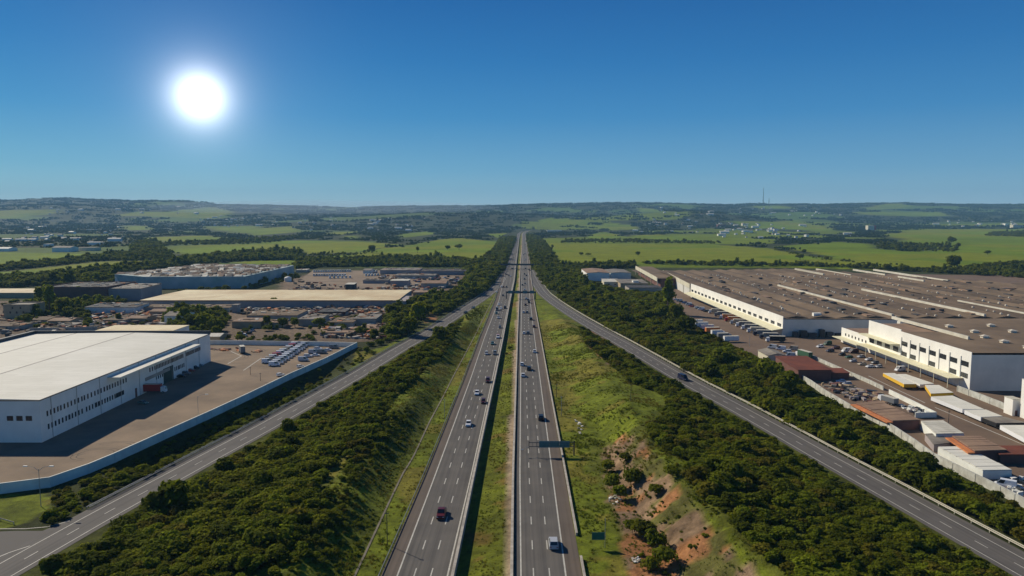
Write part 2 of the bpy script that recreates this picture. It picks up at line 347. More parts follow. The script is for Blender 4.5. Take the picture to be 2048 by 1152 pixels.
# ground: the vertex colour holds what grows or lies there; noise adds the grain
gm, t, b = nodes('ground_cover')
at_ = t.nodes.new('ShaderNodeAttribute'); at_.attribute_name = 'cover'
tc = t.nodes.new('ShaderNodeTexCoord')
def gnoise(s, d):
    n = t.nodes.new('ShaderNodeTexNoise'); n.inputs['Scale'].default_value = s; n.inputs['Detail'].default_value = d; n.inputs['Roughness'].default_value = .65
    t.links.new(tc.outputs['Object'], n.inputs['Vector']); return n
n1, n2, n3 = gnoise(.35, 8), gnoise(.03, 6), gnoise(1.6, 6)
def mr(n, a, bb):
    x = t.nodes.new('ShaderNodeMapRange'); x.inputs['From Min'].default_value = .3; x.inputs['From Max'].default_value = .7
    x.inputs['To Min'].default_value = a; x.inputs['To Max'].default_value = bb; t.links.new(n.outputs['Fac'], x.inputs[0]); return x
a1, a2 = mr(n1, .5, 1.5), mr(n2, .85, 1.15)
mu = t.nodes.new('ShaderNodeMath'); mu.operation = 'MULTIPLY'; t.links.new(a1.outputs[0], mu.inputs[0]); t.links.new(a2.outputs[0], mu.inputs[1])
sc_ = t.nodes.new('ShaderNodeVectorMath'); sc_.operation = 'SCALE'; t.links.new(at_.outputs['Color'], sc_.inputs[0]); t.links.new(mu.outputs[0], sc_.inputs['Scale'])
t.links.new(sc_.outputs[0], b.inputs['Base Color']); b.inputs['Roughness'].default_value = .95; b.inputs['Specular IOR Level'].default_value = .1
bp = t.nodes.new('ShaderNodeBump'); bp.inputs['Strength'].default_value = .7; bp.inputs['Distance'].default_value = .5
t.links.new(n3.outputs['Fac'], bp.inputs['Height']); t.links.new(bp.outputs[0], b.inputs['Normal'])
M['ground'] = gm

# ------------------------------------------------------------------ mesh builder
class MB:
    def __init__(s): s.v = []; s.f = []; s.m = []; s.uv = {}
    def add(s, vs, fs, mi=0):
        o = len(s.v); s.v += [tuple(p) for p in vs]
        for f in fs: s.f.append(tuple(i + o for i in f)); s.m.append(mi)
    def quad(s, a, b, c, d, mi=0): s.add([a, b, c, d], [(0, 1, 2, 3)], mi)
    def box(s, x0, x1, y0, y1, z0, z1, mi=0, bottom=True):
        s.add([(x0,y0,z0),(x1,y0,z0),(x1,y1,z0),(x0,y1,z0),(x0,y0,z1),(x1,y0,z1),(x1,y1,z1),(x0,y1,z1)],
              ([(3,2,1,0)] if bottom else []) + [(4,5,6,7),(0,1,5,4),(1,2,6,5),(2,3,7,6),(3,0,4,7)], mi)
    def prism(s, poly, z0, z1, mi=0, top=True, bottom=False):
        n = len(poly); vs = [(p[0], p[1], z0) for p in poly] + [(p[0], p[1], z1) for p in poly]
        ar = sum(poly[i - 1][0] * poly[i][1] - poly[i][0] * poly[i - 1][1] for i in range(n))
        fs = [(i, (i + 1) % n, n + (i + 1) % n, n + i) for i in range(n)]
        if top: fs.append(tuple(range(n, 2 * n)))
        if bottom: fs.append(tuple(range(n - 1, -1, -1)))
        if ar < 0: fs = [f[::-1] for f in fs]
        s.add(vs, fs, mi)
    def tube(s, pts, r, n=6, mi=0, r2=None):
        pts = [Vector(p) for p in pts]; o = len(s.v); k = len(pts)
        for i, p in enumerate(pts):
            a = pts[max(i - 1, 0)]; b_ = pts[min(i + 1, k - 1)]; tt = (b_ - a).normalized()
            u = tt.orthogonal().normalized(); v = tt.cross(u)
            rad = r if r2 is None else r + (r2 - r) * i / max(1, k - 1)
            for j in range(n):
                q = p + (u * math.cos(2 * math.pi * j / n) + v * math.sin(2 * math.pi * j / n)) * rad
                s.v.append(tuple(q))
        for i in range(k - 1):
            for j in range(n):
                s.f.append((o + i * n + j, o + i * n + (j + 1) % n, o + (i + 1) * n + (j + 1) % n, o + (i + 1) * n + j)); s.m.append(mi)
        s.f.append(tuple(o + j for j in range(n - 1, -1, -1))); s.m.append(mi)
        s.f.append(tuple(o + (k - 1) * n + j for j in range(n))); s.m.append(mi)
    def mesh(s, name, mats, smooth=False):
        me = bpy.data.meshes.new(name); me.from_pydata(s.v, [], s.f)
        if not isinstance(mats, (list, tuple)): mats = [mats]
        for m_ in mats: me.materials.append(m_)
        me.polygons.foreach_set('material_index', s.m)
        if smooth: me.polygons.foreach_set('use_smooth', [True] * len(s.f))
        me.update(); return me
    def build(s, name, mats, parent=None, loc=None, **k):
        o = bpy.data.objects.new(name, s.mesh(name, mats, k.get('smooth', False)))
        return link(o, parent, loc)
def link(o, parent=None, loc=None):
    C.objects.link(o)
    if parent: o.parent = parent
    if loc is not None: o.location = loc
    return o
def put(name, me, parent=None, loc=(0, 0, 0), rz=0.0):
    o = bpy.data.objects.new(name, me); link(o, parent, loc); o.rotation_euler = (0, 0, rz); return o
def tag(o, label=None, cat=None, group=None, kind=None):
    if label: o['label'] = label
    if cat: o['category'] = cat
    if group: o['group'] = group
    if kind: o['kind'] = kind
    return o
def thing(name, label, cat, loc=(0, 0, 0), rz=0, group=None):
    o = bpy.data.objects.new(name, None); link(o, None, loc); o.rotation_euler = (0, 0, rz); o.empty_display_size = .5
    return tag(o, label, cat, group)

# ------------------------------------------------------------------ zones of the ground, as seen on the ground
def cpx(curve, ys): return [tuple(float(q) for q in proj(float(curve(y)), y, 0)) for y in ys]
FIELDS = [
 [(-400,503),(0,505),(105,506),(198,508),(150,517),(60,524),(0,529),(-400,548)],
 [(-400,556),(0,543.6),(203,523),(345,521),(330,525),(254,532),(203,535),(100,552),(0,553),(-400,566)],
 [(332,493),(500,487.6),(576,481),(728,484),(805,489),(736,500),(716,504),(614,509),(601,500),(538,498),(500,501),(457,509),(355,508)],
 [(266,476),(411,471),(470,477.6),(381,484),(330,483)],
 [(622,515.5),(716,505),(769,496),(815,491),(881,479),(919,476),(995,484),(1000,501),(985,519),(970,522),(881,517),(766,514),(703,519)],
 [(797,468.5),(865,462),(870,468),(805,476)], [(500,459),(590,452),(600,463),(500,472)],
 [(657,465),(716,463),(716,468),(650,470)], [(690,472),(716,471),(716,477),(700,477)], [(975,468),(1015,466),(995,476)],
 [(480,524),(540,520),(610,522),(612,530),(480,530)],
 [(1096,486),(1243,488),(1421,489),(1540,497),(1620,512),(1700,522),(1800,528),(1850,541),(1600,536),(1300,529),(1250,527),(1150,530),(1118,532),(1105,510)],
 [(1558,492),(1680,484),(1736,487),(1751,497),(1807,502),(1900,500),(1800,487),(1805,478),(1756,470),(1845,459),(2048,458),(2600,458),(2600,530),(2048,525),(1960,530),(1930,533),(1900,540),(1850,540),(1700,521),(1560,494)],
 [(1175,471),(1202,463.5),(1240,469),(1233,476),(1182,479)], [(1258,471),(1319,469),(1395,476),(1395,482.6),(1345,484)],
 [(1207,447),(1268,450),(1279,458.5),(1218,461)], [(1108,438),(1177,442),(1177,448),(1103,446)], [(1075,441),(1111,433),(1105,440),(1085,447)],
 [(1443,441),(1522,443),(1560,448),(1560,456),(1510,458),(1471,447)], [(1528,444),(1591,440),(1629,451),(1670,456),(1670,463),(1560,458)],
 [(1720,418),(1769,408),(1800,407),(1830,412),(1760,420)], [(20,420),(112,419),(112,428),(0,438),(-200,438)],
 [(223,431),(279,423),(340,424),(421,413),(470,423),(431,437),(355,434)], [(396,453),(520,452),(520,468),(450,462)], [(249,451),(305,453),(305,460),(244,460)],
 [(1273,415),(1310,418),(1340,424),(1280,424)], [(1500,412),(1560,411),(1600,417),(1520,418)], [(1690,424),(1880,424),(1900,432),(1760,431)],
]
LAWN = [  # bright short grass by the roads
 cpx(DIT, range(140, 1000, 20)) + cpx(EDL, range(980, 130, -20)),
 [(1165,1180),(1129,950),(1093,750),(1066,600),(1060,530),(1068,530),(1080,565),(1096,600),(1150,640),(1175,690),(1225,735),(1262,765),(1335,795),(1312,834),(1268,850),(1245,880),(1185,885),(1170,930),(1200,960),(1215,1010),(1240,1100),(1270,1180)],
 [(0,990),(90,988),(110,1005),(60,1045),(0,1060),(-200,1075),(-200,990)],
 [(545,838),(640,783),(700,742),(712,705),(765,695),(850,655),(905,624),(945,600),(985,565),(1000,560),(985,583),(870,655),(735,728),(560,830)],
 [(930,632),(905,690),(880,720),(850,742),(765,815),(770,826),(860,778),(900,738),(945,660)],
 [(1388,1010),(1450,1055),(1540,1160),(1495,1160),(1430,1070)], [(1285,895),(1330,905),(1400,930),(1360,935),(1300,915)],
 [(1066,555),(1075,565),(1085,580),(1110,600),(1100,603),(1072,580)],
 [(640,955),(700,890),(720,885),(660,960)],
]
DIRT = [[(1205,900),(1245,868),(1290,880),(1332,935),(1372,985),(1402,1030),(1450,1070),(1510,1152),(1520,1190),(1255,1190),(1240,1060),(1215,1000)],
        [(838,625),(852,605),(880,612),(872,640),(845,650)], [(1176,662),(1205,655),(1240,700),(1215,730),(1165,680)]]
SCRAP = [[(-300,600),(60,602),(230,580),(285,612),(780,614),(830,590),(830,640),(790,680),(600,690),(410,690),(0,690),(-300,700)],
         [(560,565),(640,540),(935,535),(930,560),(890,600),(820,610),(560,590)]]
def g_cover(x, y, z):
    n = len(x); col = np.empty((n, 3)); px, py = proj(x, y, z)
    nz = fbm(x, y, 40, 31); nf = fbm(x, y, 700, 41, 3); nz2 = fbm(x, y, 7, 51, 3)
    def setc(m, c, var=.3, noise=nz):
        k = (1 + var * 2 * (noise - .5))[:, None]
        col[m] = (np.array(c)[None] * k)[m]
    allm = np.ones(n, bool)
    setc(allm, (.040, .048, .012), .5)                                            # scrub and wood floor
    setc((y > 1100) & (nf > .60), (.075, .115, .018), .3)                            # patchwork far off
    setc((y > 1100) & (y < 5200) & (x > 60) & (nf > .46), (.128, .168, .004), .4, fbm(x, y, 220, 62))
    setc((y > 5500) & (nf > .62), (.085, .14, .016), .3)
    f = anypoly(px, py, FIELDS) & (y > 900)
    setc(f, (.135, .192, .003), .4, fbm(x, y, 160, 61))
    k = f & (fbm(x, y, 260, 66, 3) > .56); setc(k, (.172, .196, .006), .2)
    near = (y < 1000) & (np.abs(x) < 700)
    m = near & (x > np.interp(y, lry, lrx) + 5) & (x < DIT(y)); setc(m, (.070, .078, .010), .5, nz2)
    m = near & (x < np.interp(y, rry, rrx) - 5) & (x > CRR(y)); setc(m, (.070, .078, .010), .5, nz2)
    dq = DIT(y) - x; m = near & (dq > -1) & (dq < 17); setc(m, (.085, .100, .010), .55, nz2)
    k = m & (fbm(x, y, 10, 71, 3) > .55); setc(k, (.130, .150, .012), .4, nz2)
    m = near & (x > RDR(y)) & (x < CRR(y) + 18) & (y < 640); setc(m, (.100, .112, .013), .5, nz2)
    m = near & anypoly(px, py, LAWN); setc(m, (.125, .150, .011), .5, nz2)
    k = m & (fbm(x, y, 22, 77, 3) > .55); setc(k, (.16, .145, .020), .35, nz2)
    m = near & anypoly(px, py, DIRT); setc(m, (.225, .150, .088), .5, nz2)
    k = m & (fbm(x, y, 12, 78, 3) > .56); setc(k, (.30, .140, .058), .3, nz2)
    k = m & (fbm(x, y, 9, 79, 3) > .60); setc(k, (.105, .100, .026), .3, nz2)
    m = near & anypoly(px, py, SCRAP); setc(m, (.17, .125, .085), .5, nz)
    c1, c2 = EDR(y), RDL(y)
    m = (x > c1 - 2) & (x < c2 + 2) & (y < 4200); setc(m, (.115, .130, .010), .45, nz2)
    k = m & (fbm(x, y, 16, 88, 3) > .62); setc(k, (.145, .105, .020), .35, nz2)
    k = m & (x > c2 - 2.6) & (x < c2 + 1) ; setc(k, (.32, .245, .16), .3, nz2)
    return col

# ------------------------------------------------------------------ ground sheet
def axis(lo, hi, step, far_lo, far_hi, grow, cap):
    a = list(np.arange(lo, hi, step)); s = step; x = a[-1]
    while x < far_hi: s = min(s * grow, cap); x += s; a.append(x)
    s = step; x = a[0]
    while x > far_lo: s = min(s * grow, cap); x -= s; a.insert(0, x)
    return np.array(a)
gx = axis(-150, 140, 1.8, -10500, 10500, 1.045, 70.0); gy = axis(140, 520, 2.0, -900, 12200, 1.022, 60.0)
GX, GY = np.meshgrid(gx, gy); gxf, gyf = GX.ravel(), GY.ravel(); gzf = terrain(gxf, gyf)
nx, ny = len(gx), len(gy)
me = bpy.data.meshes.new('ground'); me.vertices.add(nx * ny)
me.vertices.foreach_set('co', np.stack([gxf, gyf, gzf], 1).ravel())
ii = (np.arange(ny - 1)[:, None] * nx + np.arange(nx - 1)[None]).ravel()
q = np.stack([ii, ii + 1, ii + nx + 1, ii + nx], 1)
me.loops.add(q.size); me.loops.foreach_set('vertex_index', q.ravel())
me.polygons.add(len(q)); me.polygons.foreach_set('loop_start', np.arange(len(q)) * 4); me.polygons.foreach_set('loop_total', np.full(len(q), 4))
me.polygons.foreach_set('use_smooth', np.ones(len(q), bool))
me.update(calc_edges=True)
ca = me.color_attributes.new('cover', 'FLOAT_COLOR', 'POINT')
cc = np.ones((nx * ny, 4)); cc[:, :3] = g_cover(gxf, gyf, gzf); ca.data.foreach_set('color', cc.ravel())
me.materials.append(M['ground'])
ground = put('ground', me); tag(ground, kind='structure')

# ------------------------------------------------------------------ roads
def strip(name, left, right, ys_or_pts, z, m, depth=.4, parent=None, kind='structure', zside=None):
    """a slab between two polylines"""
    n = len(left); vs, fs, uv = [], [], []
    s = 0
    for i in range(n):
        a, b_ = left[i], right[i]
        if i: s += ((left[i] + right[i]) * .5 - (left[i - 1] + right[i - 1]) * .5).length
        wv = (b_ - a).length
        vs += [(a.x, a.y, z), (b_.x, b_.y, z), (a.x, a.y, z - depth), (b_.x, b_.y, z - depth)]
        uv += [(0, s), (wv, s), (0, s), (wv, s)]
    for i in range(n - 1):
        o = i * 4; p = o + 4
        fs += [(o, o + 1, p + 1, p)]
        if depth > .02: fs += [(o + 2, o, p, p + 2), (o + 1, o + 3, p + 3, p + 1)]
    me = bpy.data.meshes.new(name); me.from_pydata(vs, [], fs); me.materials.append(m)
    ul = me.uv_layers.new(name='UVMap')
    vi = np.empty(len(me.loops), int); me.loops.foreach_get('vertex_index', vi)
    ul.data.foreach_set('uv', np.array(uv)[vi].ravel()); me.update()
    o = put(name, me, parent)
    if kind and not parent: tag(o, kind=kind)
    return o
YS = np.concatenate([np.arange(40, 1200, 12), np.arange(1200, 4250, 60)])
def cl(c, off=0.0): return [Vector((float(c(y)) + off, y, 0)) for y in YS]
ZR = .06
cw1 = strip('carriageway', cl(LNL), cl(EDR), YS, ZR, M['asphalt'], 2.2)
strip('shoulder', cl(EDL), cl(LNL), YS, ZR, M['shoulder'], .5, cw1)
cw2 = strip('carriageway', cl(RDL), cl(RLR), YS, ZR, M['asphalt'], .5)
strip('shoulder', cl(RLR), cl(RDR), YS, ZR, M['shoulder'], .5, cw2)
def lines(parent, curves, wd=.17):
    mb = MB()
    for c, off in curves:
        P = cl(c, off)
        for a, b_ in zip(P, P[1:]):
            mb.quad((a.x - wd, a.y, ZR + .012), (a.x + wd, a.y, ZR + .012), (b_.x + wd, b_.y, ZR + .012), (b_.x - wd, b_.y, ZR + .012))
    return mb.build('edge_line', M['marking'], parent)
lines(cw1, [(LNL, 0), (LNR, 0)]); lines(cw2, [(RLL, .75), (RLR, 0)])
y0 = yg(1090); PER = yg(1041) - yg(1089.7)
def dashes(parent, ca_, cb_):
    mb = MB()
    for k in range(-9, 110):
        yc = y0 + k * PER
        for fr in (1 / 3, 2 / 3):
            f_ = lambda y: float(ca_(y)) * (1 - fr) + float(cb_(y)) * fr
            a, b_ = yc - 2.4, yc + 2.4
            mb.quad((f_(a) - .13, a, ZR + .012), (f_(a) + .13, a, ZR + .012), (f_(b_) + .13, b_, ZR + .012), (f_(b_) - .13, b_, ZR + .012))
    return mb.build('lane_dash', M['marking'], parent)
for o in (dashes(cw1, LNL, LNR), dashes(cw2, RLL, RLR)): o['kind'] = 'stuff'
def ramp(name, line, wl, wr, llw, rlw, dash_p, phase):
    o = strip(name, poly_off(line, -wl), poly_off(line, wr), None, ZR - .008, M['ramp'], .4)
    mb = MB()
    for off in (-llw, rlw):
        P = poly_off(line, off)
        for a, b_ in zip(P, P[1:]):
            d = (b_ - a).normalized(); nn = Vector((d.y, -d.x, 0)) * .11
            for q_ in (a, b_): q_.z = ZR + .006
            mb.quad(a - nn, a + nn, b_ + nn, b_ - nn)
    mb.build('edge_line', M['marking'], o)
    mb = MB(); s = -phase; 
    for a, b_ in zip(line, line[1:]):
        L = (b_ - a).length; d = (b_ - a).normalized(); nn = Vector((d.y, -d.x, 0)) * .10
        t0 = 0.0
        k = math.floor(s / dash_p)
        for kk in range(k - 1, k + 3):
            c0, c1 = kk * dash_p - 2.0 - s, kk * dash_p + 2.0 - s
            c0, c1 = max(c0, 0), min(c1, L)
            if c1 > c0:
                p, q_ = a + d * c0, a + d * c1; p.z = q_.z = ZR + .006
                mb.quad(p - nn, p + nn, q_ + nn, q_ - nn)
        s += L
    d = mb.build('lane_dash', M['marking'], o); d['kind'] = 'stuff'
    return o
def arclen_at(line, pt):
    s = 0; best = (1e9, 0)
    for a, b_ in zip(line, line[1:]):
        dd = (a - pt).length
        if dd < best[0]: best = (dd, s)
        s += (b_ - a).length
    return best[1]
p_ = at(221, 1021)
ramp('ramp_road', LRAMP, 6.6, 5.2, 3.6, 3.6, (at(148,1062) - at(221,1021)).length, arclen_at(LRAMP, p_))
ramp('ramp_road', RRAMP, 5.2, 6.8, 3.7, 3.6, (at(1891,1050) - at(1829,1015)).length, arclen_at(RRAMP, at(1829,1015)))
def flat(name, pts, z, m, kind='structure', depth=.3):
    mb = MB(); mb.prism([(p.x, p.y) for p in pts], z - depth, z, 0)
    o = mb.build(name, m); bm = bmesh.new(); bm.from_mesh(o.data); bmesh.ops.triangulate(bm, faces=[f for f in bm.faces if len(f.verts) > 4]); bm.to_mesh(o.data); bm.free()
    if kind: tag(o, kind=kind)
    return o
# side road joining at the lower left
flat('side_road', [at(-260, 1085), at(-60, 1066), at(30, 1062), at(85, 1062), at(140, 1038), at(60, 1120), at(0, 1160), at(-160, 1240), at(-420, 1200)], ZR - .02, M['ramp'])
LYARD_PX = [(-330,1000),(0,986),(100,973),(178,945.5),(230,923),(326.5,879),(423,834),(493.5,801),(579,758.5),(653,725),(711,694.5),(560,690),(408,687.5),(200,690),(-330,690)]
flat('left_yard', [at(*p) for p in LYARD_PX], .05, M['earth'])
flat('right_yard', [at(*p) for p in [(1262,540),(1300,556),(1330,578),(1345,602),(1392,650),(1470,692),(1530,722),(1600,752),(1690,812),(1780,858),(1850,900),(1950,952),(2048,1012),(2150,1072),(2500,1250),(3300,1120),(3300,700),(2600,560)]], .04, M['earth2'])
flat('far_lot', [at(*p) for p in [(600,560),(625,541),(780,541),(905,541),(925,547),(890,566),(840,580),(700,577),(600,573)]], .045, M['earth'])
# concrete drain along the foot of the left slope
mb = MB()
for ya in np.arange(120, 900, 8):
    a, b_ = float(DIT(ya)), float(DIT(ya + 8)); za = float(terrain(a, ya)); zb = float(terrain(b_, ya + 8))
    mb.quad((a - .1, ya, za + .22), (a + .38, ya, za + .14), (b_ + .38, ya + 8, zb + .14), (b_ - .1, ya + 8, zb + .22))
tag(mb.build('drain_channel', mat('pale_drain_concrete', (.22, .19, .13), .9, .35, .15)), kind='structure')

# ------------------------------------------------------------------ barriers, guard rails, walls
def run_wall(pts, wd, z0, z1, mb, mi=0, cap=None):
    L = poly_off(pts, -wd / 2); Rr = poly_off(pts, wd / 2); o = len(mb.v)
    for a, b_, p in zip(L, Rr, pts):
        mb.v += [(a.x, a.y, p.z + z0), (b_.x, b_.y, p.z + z0), (a.x, a.y, p.z + z1), (b_.x, b_.y, p.z + z1)]
    for i in range(len(pts) - 1):
        k = o + i * 4; n_ = k + 4
        for f in ((k + 2, k + 3, n_ + 3, n_ + 2), (k, k + 2, n_ + 2, n_), (k + 3, k + 1, n_ + 1, n_ + 3)): mb.f.append(f); mb.m.append(mi)
    e = o + (len(pts) - 1) * 4
    mb.f += [(o, o + 1, o + 3, o + 2), (e + 1, e, e + 2, e + 3)]; mb.m += [mi, mi]
def barrier(curve, off, y_a, y_b, wd, h, label, m='concrete', zb=-.3):
    pts = [Vector((float(curve(y)) + off, y, 0)) for y in YS if y_a <= y <= y_b]
    t_ = thing('road_barrier', label, 'barrier', (0, 0, 0))
    mb = MB(); run_wall(pts, wd, zb, h, mb); mb.build('wall', M[m], t_)
    mb = MB(); run_wall(pts, wd + .16, h, h + .12, mb); mb.build('coping', M[m], t_)
    return t_
barrier(EDR, .35, 40, 3300, .5, .85, 'long pale concrete barrier on the median side of the oncoming carriageway', zb=-1.9)
barrier(RDL, -.85, 40, 3300, .5, .62, 'long cream concrete barrier between the grass median and the right carriageway')
barrier(RDR, .35, yg(1080), 2600, .4, .7, 'cream barrier along the outer shoulder of the right carriageway')
barrier(RDR, .35, 40, yg(1100), .4, .7, 'short barrier stretch in the foreground after the gap by the green sign')
def guard_rail(pts, label, m='galv', h=.75, step=4, double=False):
    t_ = thing('guard_rail', label, 'guard rail')
    mb = MB(); run_wall(pts, .10, h - .24, h, mb); mb.build('rail', M[m], t_)
    if double:
        mb = MB(); run_wall(poly_off(pts, .8), .10, h - .24, h, mb); mb.build('rail', M[m], t_)
    mb = MB(); acc = 0
    for p in resample(pts, step)[::1]:
        mb.box(p.x - .07, p.x + .07, p.y - .07, p.y + .07, p.z - .1, h, 0)
    o = mb.build('post', M[m], t_); o['kind'] = 'stuff'
    return t_
gl_ = [p for p in poly_off(LRAMP, -7.0) if p.y > at(137, 1023).y - 2]
guard_rail(gl_, 'grey steel guard rail on the outer side of the left ramp', double=True)
M['paleRail'] = mat('pale_rail', (.62, .58, .46), .6, .15, .4)
gr_ = [p for p in poly_off(RRAMP, 7.2)]
guard_rail(gr_, 'pale cream guard rail on the outer side of the right ramp', 'paleRail', .85, 4, True)
guard_rail([Vector((float(EDL(y)) - .3, y, 0)) for y in np.arange(60, 900, 8)], 'grey guard rail on the outer shoulder of the oncoming carriageway')
guard_rail([at(-150, 1035), at(0, 1041), at(28, 1049)], 'short rusty guard rail end at the lower left lawn', 'concrete')

def yard_wall(label, pts, h, m, name='perimeter_wall', coping=None, panel=None):
    t_ = thing(name, label, 'wall')
    mb = MB(); run_wall(pts, .3, -1.6, h, mb); mb.build('wall', M[m], t_)
    mb = MB(); run_wall(pts, .42, h, h + .12, mb); mb.build('coping', M[coping or m], t_)
    if panel:                                                   # pilasters that split the wall into bays
        mb = MB(); mb.box(-.2, .2, -.26, .26, 0, h); pm = mb.mesh('pilaster', M[m])
        for a, b_ in zip(pts, pts[1:]):
            n = max(1, int((b_ - a).length / panel)); rz = math.atan2((b_ - a).y, (b_ - a).x)
            for i in range(n): put('pilaster', pm, t_, a.lerp(b_, i / n), rz)
    return t_
yard_wall('long pale blue perimeter wall of the left yard beside the ramp', [at(*p) for p in WPX], 3.0, 'wallblue', panel=8)
yard_wall('back wall of the left yard behind the parked vans', [at(714, 694.2), at(640, 692), at(560, 691), at(479, 689.5), at(409, 689)], 2.6, 'wallblue', panel=9)
yard_wall('grey wall in front of the shacks behind the white warehouse', [at(60, 665), at(120, 664), at(195, 662)], 3, 'wallgrey')
yard_wall('stained white wall between right ramp trees and the scrap compounds', [at(*p) for p in [(1598,758),(1622,772),(1650,792),(1700,822),(1745,842),(1790,868),(1830,895),(1866,922),(1905,942),(1950,965),(2000,990),(2060,1022),(2200,1098)]], 2.6, 'dirtywhite', panel=5)
yard_wall('low white wall on the compound side of the factory road', [at(*p) for p in [(1618,714),(1660,733),(1703,752),(1740,768),(1767,781)]], 1.8, 'dirtywhite', panel=6)
yard_wall('white wall with blue grey end beside the tan roofed shed', [at(*p) for p in [(1778,788),(1825,811),(1872,835),(1830,836)]], 2.0, 'wallblue')
yard_wall('white boundary wall in front of the shaded three storey facade', [at(*p) for p in [(1915,783),(1960,800),(2000,816),(2034,832)]], 2.6, 'dirtywhite', panel=6)

# ------------------------------------------------------------------ buildings
def gable_roof(mb, x0, x1, y0, y1, z, rise, ov=.4, th=.25, along='x'):
    x0 -= ov; x1 += ov; y0 -= ov; y1 += ov
    if along == 'x':
        ym = (y0 + y1) / 2
        for a, b_ in ((y0, ym), (y1, ym)):
            v = [(x0, a, z), (x1, a, z), (x1, b_, z + rise), (x0, b_, z + rise)]
            u = [(p[0], p[1], p[2] - th) for p in v]
            f = [(0, 1, 2, 3), (7, 6, 5, 4), (0, 4, 5, 1), (1, 5, 6, 2), (3, 7, 4, 0)]
            if a > b_: f = [g[::-1] for g in f]
            mb.add(v + u, f)
    else:
        xm = (x0 + x1) / 2
        for a, b_ in ((x0, xm), (x1, xm)):
            v = [(a, y1, z), (a, y0, z), (b_, y0, z + rise), (b_, y1, z + rise)]
            u = [(p[0], p[1], p[2] - th) for p in v]
            f = [(0, 1, 2, 3), (7, 6, 5, 4), (0, 4, 5, 1), (1, 5, 6, 2), (3, 7, 4, 0)]
            if a > b_: f = [g[::-1] for g in f]
            mb.add(v + u, f)
WIN = {}
def win_mesh(wd, ht, fm='wallwhite', gm_='glass', bars=0):
    k = (round(wd, 2), round(ht, 2), fm, bars)
    if k not in WIN:
        a = MB(); f_ = .09; d = .10
        a.box(-wd/2, wd/2, -d, 0, -ht/2, -ht/2 + f_); a.box(-wd/2, wd/2, -d, 0, ht/2 - f_, ht/2)
        a.box(-wd/2, -wd/2 + f_, -d, 0, -ht/2 + f_, ht/2 - f_); a.box(wd/2 - f_, wd/2, -d, 0, -ht/2 + f_, ht/2 - f_)
        for i in range(bars):
            xx = -wd/2 + wd * (i + 1) / (bars + 1); a.box(xx - .06, xx + .06, -d * .8, 0, -ht/2 + f_, ht/2 - f_)
        g = MB(); g.box(-wd/2 + f_, wd/2 - f_, -.035, 0, -ht/2 + f_, ht/2 - f_)
        WIN[k] = (a.mesh('window', M[fm]), g.mesh('pane', M[gm_]))
    return WIN[k]
def window(parent, x, y, z, wd, ht, face, fm='trim', bars=0):
    """face 'front' looks to -y, 'left' to -x, 'right' to +x"""
    rz = {'front': 0, 'left': -math.pi / 2, 'right': math.pi / 2}[face]
    a, g = win_mesh(wd, ht, fm, 'glass', bars)
    o = put('window', a, parent, (x, y, z), rz); put('pane', g, o); return o
